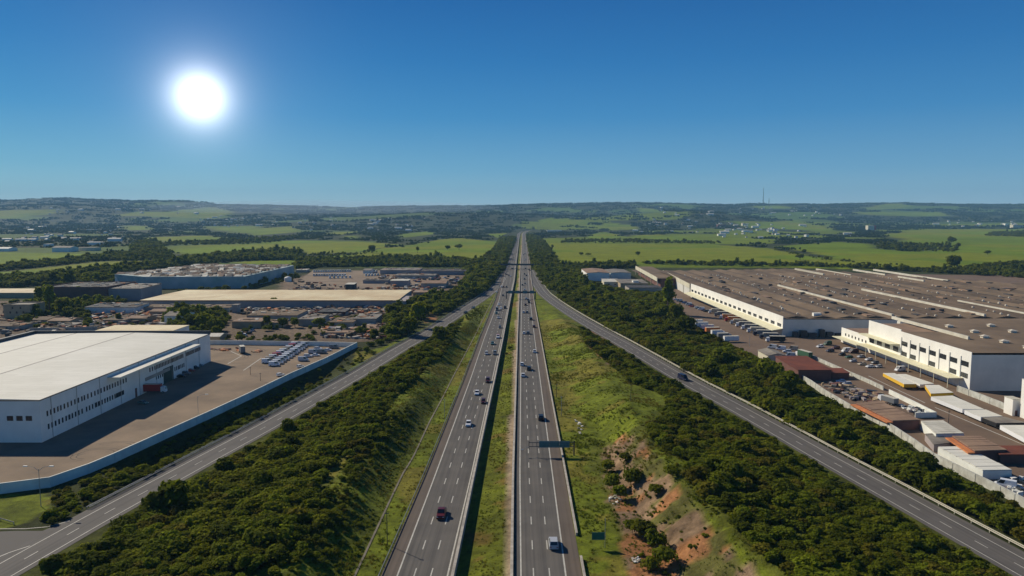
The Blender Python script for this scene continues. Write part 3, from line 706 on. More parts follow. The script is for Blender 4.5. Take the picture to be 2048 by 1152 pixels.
def building(name, label, cat, x0, x1, ya, yb, h, wall, roof, kind='flat', rise=1.5, ov=.4, along='x', group=None, wins=None, door=None, z0=-.3):
    cx, cy = (x0 + x1) / 2, ya
    t_ = thing(name, label, cat, (cx, cy, 0), 0, group)
    X0, X1, D = x0 - cx, x1 - cx, yb - ya
    mb = MB(); mb.prism([(X0, 0), (X1, 0), (X1, D), (X0, D)], z0, h, 0, top=False)
    if kind == 'gable':
        if along == 'x': mb.add([(X0, 0, h), (X0, D, h), (X0, D / 2, h + rise)], [(1, 0, 2)]); mb.add([(X1, 0, h), (X1, D, h), (X1, D / 2, h + rise)], [(0, 1, 2)])
        else: mb.add([(X0, 0, h), (X1, 0, h), ((X0 + X1) / 2, 0, h + rise)], [(0, 1, 2)]); mb.add([(X0, D, h), (X1, D, h), ((X0 + X1) / 2, D, h + rise)], [(1, 0, 2)])
    mb.build('wall', M[wall], t_)
    mb = MB()
    if kind == 'gable': gable_roof(mb, X0, X1, 0, D, h + .1, rise, ov, along=along)
    elif kind == 'shed':
        v = [(X0 - ov, -ov, h + .02), (X1 + ov, -ov, h + .02), (X1 + ov, D + ov, h + rise), (X0 - ov, D + ov, h + rise)]
        mb.add(v + [(p[0], p[1], p[2] + .25) for p in v], [(3, 2, 1, 0), (4, 5, 6, 7), (0, 1, 5, 4), (1, 2, 6, 5), (2, 3, 7, 6), (3, 0, 4, 7)])
        mb2 = MB(); mb2.add([(X0, 0, h), (X0, D, h), (X0, D, h + rise)], [(0, 1, 2)]); mb2.add([(X1, 0, h), (X1, D, h), (X1, D, h + rise)], [(2, 1, 0)]); mb2.add([(X0, D, h), (X1, D, h), (X1, D, h + rise), (X0, D, h + rise)], [(3, 2, 1, 0)])
        mb2.build('wall', M[wall], t_)
    elif kind == 'parapet':
        mb.prism([(X0 + .35, .35), (X1 - .35, .35), (X1 - .35, D - .35), (X0 + .35, D - .35)], h - .9, h - .6)
        mp_ = MB(); p = [Vector((X0, 0, 0)), Vector((X1, 0, 0)), Vector((X1, D, 0)), Vector((X0, D, 0))]
        mp_.box(X0 - .1, X1 + .1, -.1, .35, h, h + .18); mp_.box(X0 - .1, X1 + .1, D - .35, D + .1, h, h + .18)
        mp_.box(X0 - .1, X0 + .35, .35, D - .35, h, h + .18); mp_.box(X1 - .35, X1 + .1, .35, D - .35, h, h + .18)
        mp_.build('parapet', M[wall], t_)
    else:
        mb.box(X0 - ov, X1 + ov, -ov, D + ov, h + .003, h + .25)
    mb.build('roof', M[roof], t_)
    for (f_, fr, z, wd, ht) in wins or []:
        if f_ == 'front': window(t_, X0 + (X1 - X0) * fr, 0, z, wd, ht, 'front')
        elif f_ == 'left': window(t_, X0, D * fr, z, wd, ht, 'left')
        else: window(t_, X1, D * fr, z, wd, ht, 'right')
    if door:
        fr, wd, ht, dm = door
        d = MB(); d.box(-wd/2, wd/2, -.06, 0, 0, ht); d.build('door', M[dm], t_, (X0 + (X1 - X0) * fr, 0, 0))
    return t_

# --- the white warehouse on the left
a_, b_ = at(82, 802, 14.7), at(406, 668.6, 14.7)
BX0, BX1, BY0, BY1, BH = -257.0, -162.5, a_.y, b_.y, 14.7
t_ = thing('white_warehouse', 'huge white warehouse with pale ribbed roof and two rows of small windows', 'warehouse', (BX1, BY0, 0))
W_, D_ = BX0 - BX1, BY1 - BY0
mb = MB(); mb.prism([(W_, 0), (0, 0), (0, D_), (W_, D_)], -.3, BH, top=False); mb.build('wall', M['wallwhite'], t_)
# roof in panels parted by gutters: a low slope to both sides, seams between
pan = 9; pm_ = MB(); pw = D_ / pan
seams = [0, 40, 71, -W_]
for i in range(3):
    p = MB(); xa, xb = -seams[i] - .15, -seams[i + 1] + .15
    z_a = BH + .35 + .9 * (1 - abs(seams[i] - 47) / 47) ; z_b = BH + .35 + .9 * (1 - abs(seams[i + 1] - 47) / 47)
    p.add([(xb, .25, z_b), (xa, .25, z_a), (xa, D_ - .25, z_a), (xb, D_ - .25, z_b), (xb, .25, BH - .2), (xa, .25, BH - .2), (xa, D_ - .25, BH - .2), (xb, D_ - .25, BH - .2)],
          [(0, 1, 2, 3), (4, 5, 1, 0), (5, 6, 2, 1), (6, 7, 3, 2), (7, 4, 0, 3)])
    p.build('roof_panel', M['roofwhite'], t_)
for sx in seams[1:3]:
    mb = MB(); zz = BH + .35 + .9 * (1 - abs(sx - 47) / 47); mb.box(-sx - .45, -sx + .45, .3, D_ - .3, zz - .3, zz + .03); mb.build('gutter', M['wallgrey'], t_)
mb = MB(); mb.box(W_ - .2, .2, -.2, .25, BH, BH + .35); mb.box(-.25, .2, .25, D_ - .25, BH, BH + .35); mb.build('eave_trim', M['trim'], t_)
mb = MB(); mb.box(W_ - 1, .2, D_ - .25, D_ + .6, BH + .001, BH + 1.9); mb.box(W_ - 1, W_ + .8, .25, D_ - .25, BH + .001, BH + 1.9); mb.build('parapet', M['trim'], t_)
yw = lambda px: 0  # distance along the side wall for a column of the photo
def side_y(px):    # where the line of sight of that column meets the wall plane x = BX1
    u = (px - CX) / F; d = BX1 / u; return (d - HC * ST * .9) / CT
for row_z, grp in ((9.3, [(95,4,7),(122,7,7.0),(169,3,7),(190,5,6.2),(209,9,5.4),(300,3,5),(310,12,3.0),(345,9,2.6),(372,8,2.2),(390,6,2)]),
                   (4.6, [(96,4,7),(124,3,7),(137,5,6.5),(172,5,6),(192,4,5.6),(209,8,5),(232,4,4.6),(312,4,4),(349,3,3.4),(358,4,3)])):
    for p0, n, st in grp:
        for i in range(n):
            yy = side_y(p0 + st * i)
            if yy < BY1 - 2: window(t_, 0, yy - BY0, row_z, .8, 1.9, 'right')
for px in (12, 31, 50): window(t_, at(px, 840, 8.6).x - BX1, 0, 8.6, 2.1, 1.7, 'front', bars=1)
mb = MB(); mb.box(-27, -15.5, -.08, 0, 0, 4.6); mb.build('door', M['wallblue'], t_)
y_1, y_2 = side_y(213) - BY0, side_y(380) - BY0
mb = MB(); mb.box(0, 5.2, y_1 + 1, y_2 + 1, 13.3, 13.55); mb.build('canopy', M['roofwhite'], t_)
yd = side_y(336) - BY0
mb = MB(); mb.box(0, .08, yd - 5, yd + 5, 0, 7); d_ = mb.build('dock_door', mat('dock_green', (.045, .075, .06), .8, .2, .5), t_)
yd = side_y(283) - BY0
mb = MB(); mb.box(0, .35, yd + 3, yd + 26, 5.2, 6.6); mb.build('dock_hood', M['wallgrey'], t_)
mb = MB(); mb.box(0, .08, yd - 6, yd - 4.4, 0, 4); mb.build('door', M['wallred'], t_)
mb = MB(); mb.tube([(0, 0, .2), (0, 0, BH)], .09, 5); dp_ = mb.mesh('downpipe', M['wallgrey'])
for k in range(9): put('downpipe', dp_, t_, (.12, 6 + k * 15.2, 0))
q0 = at(230, 651, 13); q1 = at(378, 651, 13)
building('annex_warehouse', 'smaller white warehouse with cream roof right behind the huge one', 'warehouse', q0.x, q1.x, BY1 + .8, q0.y, 13, 'wallblue', 'roofcream', 'flat', ov=.2)

# --- long cream roofed warehouse
yl = yg(615)
t_ = building('long_warehouse', 'very long low warehouse with stained cream roof and dark red eaves', 'warehouse', at(282, 615).x, at(795, 615).x, yl, yl + 88, 6.2, 'wallplum', 'roofcream', 'gable', .35, .6, 'x')
mb = MB(); mb.box(-110, 106, -.75, -.62, 5.7, 6.35); mb.build('fascia', M['wallred'], t_)
mb = MB(); mb.box(101, 117, -.2, 40, -.3, 5.6); mb.build('side_bay', M['wallplum'], t_)

# --- ruined grey factory on the left
def ruin():
    P = [at(229, 563), at(287, 577), at(489, 577), at(588, 545)]
    z = 13.5; front = at(287, 577)
    P = [at(229, 547.5, z), at(287, 552.6, z), at(489, 552, z), at(588, 530, z), at(403, 528.7, z)]
    c = P[1]
    t_ = thing('derelict_factory', 'derelict grey factory with green stained wall and broken sawtooth roof', 'factory', (c.x, c.y, 0))
    mb = MB(); mb.prism([(p.x - c.x, p.y - c.y) for p in P], -.3, z - .5, 0, top=True); mb.build('wall', M['wallgreen'], t_)
    k = 0
    xa, xb = P[0].x - c.x + 14, P[3].x - c.x - 4
    mbs = [MB() for _ in range(4)]
    ref = np.array([[p.x - c.x, p.y - c.y] for p in P])
    for yy in np.arange(4, P[4].y - c.y - 8, 7.5):
        for xx in np.arange(xa - 30, xb, 9):
            if not inpoly(np.array([xx + 4]), np.array([yy + 4]), ref.tolist())[0] or not inpoly(np.array([xx]), np.array([yy]), ref.tolist())[0]: continue
            if rnd.random() < .12: continue
            h_ = rnd.uniform(.9, 2.6); j = rnd.uniform(-1, 1); w2 = rnd.uniform(6, 9.5)
            v = [(xx, yy + j, z - .45), (xx + w2, yy - j, z - .45), (xx + w2, yy + 4.5, z - .4 + h_), (xx, yy + 4.5, z - .4 + h_ * rnd.uniform(.6, 1.2)), (xx + w2, yy + 6.4, z - .45), (xx, yy + 6.4, z - .45)]
            mbs[rnd.randrange(4)].add(v, [(0, 1, 2, 3), (3, 2, 4, 5), (0, 3, 5), (1, 4, 2)])
    for m_, b2 in zip(('rooftan', 'roofpale', 'roofgrey', 'roofbrown'), mbs):
        if b2.v: o = b2.build('sawtooth_roof', M[m_], t_); o['kind'] = 'stuff'
ruin()
def B(name, label, cat, pxl, pxr, pyb, depth, h, wall, roof, **k):
    a = at(pxl, pyb); b2 = at(pxr, pyb)
    return building(name, label, cat, a.x, b2.x, a.y, a.y + depth, h, wall, roof, **k)
B('brown_block', 'plain dark red brown block behind the trees at far left', 'warehouse', 86, 213, 602, 55, 13, 'wallred', 'roofdark', kind='parapet')
B('grey_shed', 'blue grey annex joined to the right of the red brown block', 'shed', 214, 283, 601, 40, 11, 'wallplum', 'roofgrey', kind='shed', rise=1)
B('small_store', 'small white topped store against the derelict factory', 'shed', 232, 256, 572, 20, 9, 'wallwhite', 'roofpale')
B('cream_shed', 'shed with wavy cream roof at the left edge above the tan house', 'shed', -60, 72, 596, 40, 5, 'walltan', 'roofcream', kind='gable', rise=1.6)
B('tan_house', 'two storey tan house with small windows at the left edge', 'house', 8, 61, 638, 18, 11, 'walltan', 'roofgrey', kind='parapet', wins=[('front', .25, 5, 1.2, 1.6), ('front', .5, 5, 1.2, 1.6), ('front', .75, 5, 1.2, 1.6), ('front', .35, 8.5, 1.2, 1.6), ('front', .65, 8.5, 1.2, 1.6)])
B('blue_shed', 'low blue walled shed beneath the left end of the long warehouse', 'shed', 170, 272, 626, 22, 4.6, 'wallblue', 'roofdark', kind='shed', rise=.8)
spec = [
 ('shack', 'tan gabled shack left of the orange container', 'shack', 96, 140, 650, 16, 3.5, 'walltan', 'rooftan', 'gable'),
 ('shack', 'dark low shack with a pale tarp in front of the tan gable', 'shack', 118, 150, 656, 9, 2.6, 'wallgrey', 'roofgrey', 'shed'),
 ('shack', 'brown tin shack at the left edge behind the parapet', 'shack', -10, 38, 660, 20, 3, 'wallgrey', 'roofbrown', 'shed'),
 ('shack', 'wide brown roofed shack beside the grey wall', 'shack', 60, 95, 648, 18, 3.5, 'walltan', 'roofbrown', 'gable'),
 ('shack', 'wide flat brown roof right of the orange container', 'shack', 205, 250, 648, 22, 3.2, 'wallgrey', 'roofbrown', 'shed'),
 ('shack', 'terracotta domed looking shack before the blue grey house', 'shack', 254, 292, 645, 15, 3.6, 'walltan', 'rooftan', 'gable'),
 ('shed', 'orange roofed shed just under the long warehouse wall', 'shed', 300, 330, 632, 14, 4.2, 'walltan', 'rooftan', 'gable'),
 ('grey_house', 'blue grey house half hidden by trees behind the annex', 'house', 329, 366, 648, 20, 7, 'wallblue', 'roofgrey', 'gable'),
 ('low_hall', 'long dark roofed hall below the long warehouse, left part', 'hall', 285, 345, 622, 18, 3.5, 'wallgrey', 'roofbrown', 'shed'),
 ('low_hall', 'brown low hall below the middle of the long warehouse', 'hall', 350, 458, 624, 20, 4, 'wallgreen', 'roofbrown', 'shed'),
 ('pale_tower', 'narrow pale stair tower standing against the long warehouse', 'tower', 464, 475, 626, 7, 7.5, 'wallgrey', 'roofgrey', 'flat'),
 ('workshop', 'long grey blue workshop with rubble covered roof before the long warehouse', 'workshop', 494, 594, 641, 30, 4.4, 'wallgrey', 'roofbrown', 'shed'),
 ('workshop', 'pale tan low building left of the leaning trees', 'workshop', 464, 522, 656, 16, 5.2, 'walltan', 'rooftan', 'shed'),
 ('workshop', 'tan lean-to between the leaning trees', 'workshop', 528, 566, 655, 13, 4.0, 'walltan', 'rooftan', 'shed'),
 ('workshop', 'plain grey windowless block behind the bushes', 'workshop', 596, 640, 652, 26, 5.6, 'wallgrey', 'roofgrey', 'flat'),
 ('workshop', 'grey workshop with recessed bay left of the guard tree', 'workshop', 661, 706, 657, 22, 5.0, 'wallgrey', 'roofbrown', 'shed'),
 ('workshop', 'taller grey workshop with rounded opening beside the trees', 'workshop', 707, 752, 652, 24, 6.0, 'wallgrey', 'roofgrey', 'flat'),
 ('red_shed', 'dark red open shed among the rubble', 'shed', 636, 690, 631, 20, 3.2, 'wallred', 'roofdark', 'shed'),
 ('tent_roof', 'brown tent shaped roof near the ramp trees', 'shed', 722, 750, 661, 12, 2.5, 'wallgrey', 'rooftan', 'gable'),
 ('carport', 'long flat tan carport roof by the yard corner', 'carport', 640, 705, 672, 8, 2.6, 'wallgrey', 'rooftan', 'flat'),
 ('carport', 'second flat carport roof nearest the ramp', 'carport', 706, 772, 664, 8, 2.6, 'wallgrey', 'rooftan', 'flat'),
 ('green_hut', 'small hut with pale green roof next to the warehouse corner', 'hut', 410, 440, 684, 12, 4, 'walltan', 'roofpale', 'gable'),
 ('office_block', 'square dark hut with white roof on the far earth lot', 'hut', 691, 708, 582, 14, 8, 'roofdark', 'roofpale', 'shed'),
 ('white_depot', 'white topped depot building among the parked vehicles', 'depot', 781, 816, 573, 20, 7.5, 'wallplum', 'roofpale', 'flat'),
 ('tan_hall', 'hall with arched tan roof at the right of the far lot', 'hall', 842, 892, 576, 34, 6, 'wallgrey', 'rooftan', 'gable'),
 ('dark_shed', 'long dark shed on the far lot, left of the white depot', 'shed', 726, 776, 567, 18, 4, 'wallplum', 'roofdark', 'shed'),
 ('dark_shed', 'low brown terrace roofs beside the end of the long warehouse', 'shed', 826, 880, 592, 20, 4, 'walltan', 'rooftan', 'shed'),
 ('far_shed', 'long dark industrial roof at the back of the far lot, left half', 'shed', 760, 838, 548, 40, 6, 'wallplum', 'roofgrey', 'shed'),
 ('far_shed', 'long dark industrial roof at the back of the far lot, right half', 'shed', 842, 932, 550, 30, 6, 'wallplum', 'roofdark', 'shed'),
 ('far_shed', 'blue grey shed amid the far lot right of the white vans', 'shed', 726, 742, 547, 24, 5, 'wallblue', 'roofgrey', 'gable'),
 ('far_shed', 'grey roofed terrace in front of the two dark industrial roofs', 'shed', 790, 870, 557, 22, 4.5, 'wallgrey', 'roofgrey', 'shed'),
 ('lean_to', 'pale lean-to roof on the edge of the derelict factory', 'shed', 592, 612, 545, 18, 4, 'wallgrey', 'roofpale', 'shed'),
]
for (n_, l_, c_, a, b2, y_, d_, h_, wl, rf, kd) in spec:
    h_ *= .85; B(n_, l_, c_, a, b2, y_, d_, h_, wl, rf, kind=kd, rise={'gable': h_ * .35, 'shed': h_ * .07}.get(kd, 1))
r2 = random.Random(31); CL = ['rooftan', 'roofpale', 'roofbrown', 'roofdark', 'walltan', 'roofgrey', 'orange']
for o in [o for o in C.objects if o.type == 'EMPTY' and o.name.split('.')[0] in ('shack', 'low_hall', 'workshop', 'red_shed', 'far_shed', 'dark_shed', 'brown_block', 'grey_shed', 'blue_shed', 'carport', 'lean_to')]:
    wl = next(c for c in o.children if c.name.startswith('roof')); xs = [v.co.x for v in wl.data.vertices]; ys = [v.co.y for v in wl.data.vertices]; zt = max(v.co.z for v in wl.data.vertices); zb = min(v.co.z for v in wl.data.vertices)
    if zt - zb > 1.6: continue
    mb = MB()
    for k in range(int(5 + (max(xs) - min(xs)) * (max(ys) - min(ys)) / 55)):
        x, y_ = r2.uniform(min(xs) + 1, max(xs) - 3), r2.uniform(min(ys) + 1, max(ys) - 2); f_ = (y_ - min(ys)) / (max(ys) - min(ys)); z = zb + (zt - zb) * f_ - .15
        a, b2, c = r2.uniform(.8, 5.5), r2.uniform(.5, 2.5), r2.uniform(.3, 1.1)
        x1, y1 = min(x + a, max(xs) - .3), min(y_ + b2, max(ys) - .3); h0, h1 = r2.uniform(.1, 1) * c, r2.uniform(.1, 1) * c
        mb.add([(x, y_, z), (x1, y_, z), (x1, y1, z), (x, y1, z), (x, y_, z + .15 + h0), (x1, y_, z + .15 + h1), (x1, y1, z + .2 + h1), (x, y1, z + .2 + h0)], [(4,5,6,7),(0,1,5,4),(1,2,6,5),(2,3,7,6),(3,0,4,7)], r2.choice([0, 0, 1, 2, 2, 3, 4, 5, 6, 1]))
    q_ = mb.build('roof_clutter', [M[m_] for m_ in CL], o); q_['kind'] = 'stuff'
# round white tank
p = at(576, 563); mb = MB()
mb.tube([(0,0,0),(0,0,4.5),(0,0,4.51)], 4.2, 16)
t_ = thing('storage_tank', 'round white storage tank with domed top near the derelict factory', 'tank', p)
mb.build('shell', M['wallwhite'], t_)
mb = MB(); mb.tube([(0,0,4.5),(0,0,5.3),(0,0,5.9),(0,0,6.2)], 4.2, 16, r2=.6); mb.build('dome', M['wallwhite'], t_)

# --- the big factory on the right
fx = at(1566, 673); FY0 = fx.y; FXL = fx.x; FH = 12.3
t_ = thing('big_factory', 'enormous factory with weathered brown roofs, white side wall and yellow canopy', 'factory', (FXL, FY0, 0))
FD = at(1380, 569, FH).y - FY0
back = [at(1345, 552, FH), at(1420, 535, FH), at(1590, 537, FH), at(2048, 567, FH), at(2400, 592, FH)]
foot = [(0, 0), (345, -8), (352, 30)] + [(p.x - FXL, p.y - FY0) for p in back[::-1]][:3] + [(at(1325, 541, FH).x - FXL, at(1325, 541, FH).y - FY0), (-3.2, FD + .5)]
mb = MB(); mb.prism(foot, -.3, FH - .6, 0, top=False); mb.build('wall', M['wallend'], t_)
mb = MB(); mb.prism(foot, FH - 1.2, FH - .6, 0, top=True)
o = mb.build('roof', M['roofbrown'], t_); bm = bmesh.new(); bm.from_mesh(o.data); bmesh.ops.triangulate(bm, faces=[f for f in bm.faces if len(f.verts) > 4]); bm.to_mesh(o.data); bm.free()
# low ridges of the roof, running away from the camera
def tri_ridge(mb, x, ya, yb, wd, z, h_): mb.add([(x - wd/2, ya, z), (x + wd/2, ya, z), (x, ya, z + h_), (x - wd/2, yb, z), (x + wd/2, yb, z), (x, yb, z + h_)], [(0, 1, 2), (0, 2, 5, 3), (2, 1, 4, 5), (3, 5, 4)])
ft = [list(p) for p in foot]
k = 0
for x in np.arange(9, 345, 17.2):
    yb = 4
    while yb < 480 and inpoly(np.array([x]), np.array([yb + 6.0]), ft)[0]: yb += 4
    mb = MB(); tri_ridge(mb, x, 2.0, yb - 2, 16.6, FH - .58, 1.5); mb.build('roof_bay', M['roofbrown'] if k % 3 else M['roofdark2'] if 'roofdark2' in M else M['roofbrown'], t_); k += 1
# white fascia on the lit side, canopy and windows
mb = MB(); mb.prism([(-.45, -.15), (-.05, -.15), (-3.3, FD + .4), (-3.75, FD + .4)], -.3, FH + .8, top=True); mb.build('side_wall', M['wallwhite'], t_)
mb = MB(); mb.add([(-7.2, 0, 4.1), (-.46, 0, 5.2), (-3.76, FD, 5.2), (-10.5, FD, 4.1), (-7.2, 0, 3.8), (-.46, 0, 4.9), (-3.76, FD, 4.9), (-10.5, FD, 3.8)], [(0, 1, 2, 3), (7, 6, 5, 4), (4, 5, 1, 0), (7, 4, 0, 3), (6, 7, 3, 2)]); mb.build('canopy', M['canopy'], t_)
for i in range(20):
    yy = 6 + i * (FD - 12) / 19
    for j in range(4): window(t_, -.47 - 3.3 * (yy + j * 1.75 - 2.6) / FD, yy + j * 1.75 - 2.6, 6.9, 1.3, 2.0, 'left')
# front wall stains and piled boxes are separate; firewalls standing on the roof
for (pa, pb) in (((1554,569),(1789,628)), ((1720,577),(1976,628)), ((1590,536.5),(1648,547)), ((1635,537),(1700,549)), ((1708,538),(1770,548)), ((1745,538),(1900,560)), ((1930,600),(2050,628)), ((1800,552),(1845,560))):
    a, b2 = at(*pa, FH + 1.5), at(*pb, FH + 1.5)
    mb = MB(); dx = (b2.x + a.x) / 2 - FXL; mb.box(dx - .7, dx + .7, b2.y - FY0, a.y - FY0, FH - .4, FH + 1.5); mb.build('fire_wall', M['roofpale'], t_)
vm = MB(); vm.box(-.9, .9, -.9, .9, 0, 1.0); vm.add([(-1.2,-1.2,1.0),(1.2,-1.2,1.0),(1.2,1.2,1.0),(-1.2,1.2,1.0),(0,0,1.7)], [(0,1,4),(1,2,4),(2,3,4),(3,0,4)])
vmesh = vm.mesh('roof_vent', M['vent'])
r2 = random.Random(3); cnt = 0
for x in (17.5, 52, 60.5, 95, 103.5, 121, 155, 190, 224):
    for yy in np.arange(10, 360, 9.5):
        if r2.random() < .30 or not inpoly(np.array([x]), np.array([yy + 8]), ft)[0]: continue
        o = put('roof_vent', vmesh, t_, (x + r2.uniform(-2.5, 2.5), yy + r2.uniform(-3, 3), FH - .3)); s_ = r2.uniform(.3, .8); o.scale = (s_, s_, s_ * 1.1); cnt += 1
mb = MB()
for _ in range(90):                                              # bits and dark puddled patches of membrane lying on the roof
    x, yy = r2.uniform(5, 300), r2.uniform(5, 330)
    if inpoly(np.array([x]), np.array([yy + 8]), ft)[0]: mb.box(x, x + r2.uniform(.6, 5), yy, yy + r2.uniform(.6, 9), FH - .5, FH + r2.uniform(.5, 1.3))
o = mb.build('roof_clutter', M['roofdark'], t_); o['kind'] = 'stuff'
sm_ = MB()
for i in range(34):
    x, yy = 9 + 17.2 * r2.randrange(0, 18) + r2.choice([-8.4, 0]), r2.uniform(4, 200); L_ = r2.uniform(15, 120)
    if inpoly(np.array([x]), np.array([yy + L_ + 6]), ft)[0]: sm_.box(x - .25, x + .25, yy, yy + L_, FH - .55, FH + (1.05 if abs((x - 9) % 17.2) < 1 else -.15))
o = sm_.build('roof_pipe', M['roofdark'], t_); o['kind'] = 'stuff'
pt_ = MB()
for i in range(70):
    x, yy = r2.uniform(3, 320), r2.uniform(5, 260)
    if inpoly(np.array([x + 6]), np.array([yy + 16]), ft)[0]: pt_.box(x, x + r2.uniform(1.5, 6), yy, yy + r2.uniform(3, 14), FH - .55, FH + r2.uniform(.55, 1.0))
o = pt_.build('roof_patch', M['rooftan'], t_); o['kind'] = 'stuff'
mb = MB(); mb.box(22, 27, 6, 9, FH - .5, FH + 2.2); mb.build('roof_hut', M['wallwhite'], t_)
for i, (xx, hh, ww) in enumerate([(3, 3.4, 3), (8, 4.2, 4), (14, 2.6, 5), (20, 4.8, 3), (25, 3.2, 4), (32, 2.4, 6), (40, 1.8, 4)]):
    mb = MB(); mb.box(-ww/2, ww/2, -1.5, 1.5, 0, hh); mb.box(-ww/2 - .1, ww/2 + .1, -1.6, 1.6, hh, hh + .12)
    tag(mb.build('stacked_bin', M['dark'] if i % 2 else M['trim'], None, (FXL + 4 + xx, FY0 - 2.5, .04)), ['tall', 'wide', 'low', 'tallest', 'square', 'long flat', 'smallest'][i] + ' dark bin against the shaded end wall of the enormous factory', 'bin', 'dark bins by the factory wall')
# two lower arcade wings beyond it
def arcade(label, pa, pb, deep, h_, n):
    a, b2 = at(*pa, h_), at(*pb, h_)
    t_ = thing('arcade_hall', label, 'factory hall', (b2.x, b2.y, 0)); L = a.y - b2.y; sk = a.x - b2.x
    mb = MB(); mb.prism([(4, 0), (deep, 0), (deep + sk, L), (4 + sk, L)], -.3, h_ - .6, top=False); mb.build('wall', M['wallred'], t_)
    mb = MB(); mb.prism([(.4, -.3), (deep, -.3), (deep + sk, L), (.4 + sk, L)], h_ - .58, h_ - .1, top=True, bottom=True); mb.build('roof', M['roofbrown'], t_)
    mb = MB(); mb.prism([(0, -.4), (.38, -.4), (.38 + sk, L), (0 + sk, L)], h_ - 3.6, h_ + .9, top=True, bottom=True); mb.build('fascia', M['wallcream'], t_)
    c = MB(); c.box(-.35, .35, -.35, .35, 0, h_ - 3.6); cm = c.mesh('column', M['wallcream'])
    for i in range(n): put('column', cm, t_, (.6 + sk * i / (n - 1), L * i / (n - 1) + .4 * (1 - 2 * i / (n - 1)), 0))
arcade('columned wing of the factory with cream fascia beyond the yellow canopy', (1326, 542), (1379, 569.5), 60, 11.6, 6)
arcade('farthest columned hall with cream fascia and red brown end wall', (1271, 533), (1314, 556.5), 22, 11, 5)

# --- three storey works building
GX0 = at(1940, 782).x; GY0 = at(1940, 782).y; GH = 17.2
def gy_at(px): u = (px - CX) / F; return (GX0 / u - HC * ST * .85) / CT
gy1, gy2, gy3 = gy_at(1802), gy_at(1738), gy_at(1684.6)
t_ = thing('office_works', 'white works building with pilasters, two window rows and long cream canopy', 'factory', (GX0, GY0, 0))
d1, d2, d3 = gy1 - GY0, gy2 - GY0, gy3 - GY0
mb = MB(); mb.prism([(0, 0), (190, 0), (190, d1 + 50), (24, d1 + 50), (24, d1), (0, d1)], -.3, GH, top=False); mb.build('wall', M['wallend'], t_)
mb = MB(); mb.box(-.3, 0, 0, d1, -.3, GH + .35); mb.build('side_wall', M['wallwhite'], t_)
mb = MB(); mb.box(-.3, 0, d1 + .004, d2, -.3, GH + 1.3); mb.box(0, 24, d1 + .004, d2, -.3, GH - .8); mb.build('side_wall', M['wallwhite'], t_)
mb = MB(); mb.box(0, 23.9, d2 + .004, d3, -.3, 8.4); mb.box(-.3, 0, d2 + .004, d3, -.3, 9.2); mb.build('low_wing', M['wallwhite'], t_)
mb = MB(); mb.prism([(0, 0), (190, 0), (190, d1 + 50), (24, d1 + 50), (24, d1), (0, d1)], GH - .8, GH + .1, top=True)
o = mb.build('roof', M['roofbrown'], t_); bm = bmesh.new(); bm.from_mesh(o.data); bmesh.ops.triangulate(bm, faces=[f for f in bm.faces if len(f.verts) > 4]); bm.to_mesh(o.data); bm.free()
mb = MB(); mb.box(.2, 23.8, d1 + .1, d2 - .1, GH - .795, GH - .6); mb.box(.2, 23.6, d2 + .2, d3 - .2, 8.405, 8.6); mb.build('roof', M['rooftan'], t_)
mb = MB(); mb.box(23, 24, d1 + 50, d1 + 50.8, GH - .5, GH + 1.6); mb.box(20, 21, d1 - 24, d1 + 49, GH + .1, GH + 1.7); mb.build('fire_wall', M['roofpale'], t_)
pil = MB(); pil.box(-.35, .0, -.45, .45, 0, GH - 2.5); pmesh = pil.mesh('pilaster', M['wallwhite'])
bay = d1 / 7
for i in range(7):
    put('pilaster', pmesh, t_, (-.3, bay * (i + 1) - bay * .05 - .5, 0))
    window(t_, -.3, bay * (i + .5), 11.6, bay * .62, 2.3, 'left', bars=2)
    if i not in (2, 4): window(t_, -.3, bay * (i + .5), 6.3, bay * .58, 2.2, 'left', bars=2)
bw = (d2 - d1) / 4
for i in range(4): window(t_, -.3, d1 + bw * (i + .5), 7.4, bw * .6, 2.6, 'left', bars=1)
for i in range(7): window(t_, -.3, d2 + (d3 - d2) * (i + .6) / 8, 5.6, 1.3, 1.5, 'left')
mb = MB(); mb.box(-7, -.3, d1 * .08, d2 + 1, 4.6, 4.9); mb.build('canopy', M['canopy'], t_)
mb = MB(); mb.box(-5.5, -.3, d1 + .5, d2 + 2, 10.4, 10.7); mb.build('canopy', M['canopy'], t_)
mb = MB(); mb.box(-6, -.3, d2 + 2, d3, 3.4, 3.7); mb.build('canopy', M['canopy'], t_)
c = MB(); c.box(-.15, .15, -.15, .15, 0, 4.6); cm = c.mesh('canopy_post', M['wallcream'])
for i in range(9): put('canopy_post', cm, t_, (-6.6, d1 * .1 + i * (d2 - d1 * .1) / 8, 0))
mb = MB(); mb.box(28, 31, -.08, 0, 0, 5); mb.build('door', M['dark'], t_)
r2 = random.Random(8)
for xx in range(5):
    for yy in range(5):
        x, y_ = 34 + xx * 26 + r2.uniform(-3, 3), 8 + yy * 17 + r2.uniform(-3, 3)
        o = put('roof_vent', vmesh, t_, (x, y_, GH + .1)); o.scale = (1.7, 1.3, 1.0)
# white block at the right edge
pe = at(2039, 834); 
t_ = building('white_block', 'white block cut by the right edge of the picture', 'building', pe.x, pe.x + 60, pe.y - 46, pe.y, 15, 'wallwhite', 'roofgrey', 'parapet', wins=[('left', .5, 9, 2, 2), ('left', .8, 9, 2, 2)])
pe = at(2024, 832)
building('gate_house', 'small white gate house with red painted base by the boundary wall', 'gate house', pe.x, pe.x + 3.2, pe.y, pe.y + 5, 6.5, 'wallwhite', 'roofpale', 'flat', ov=.1, door=(.5, 1.0, 2.2, 'wallred'))

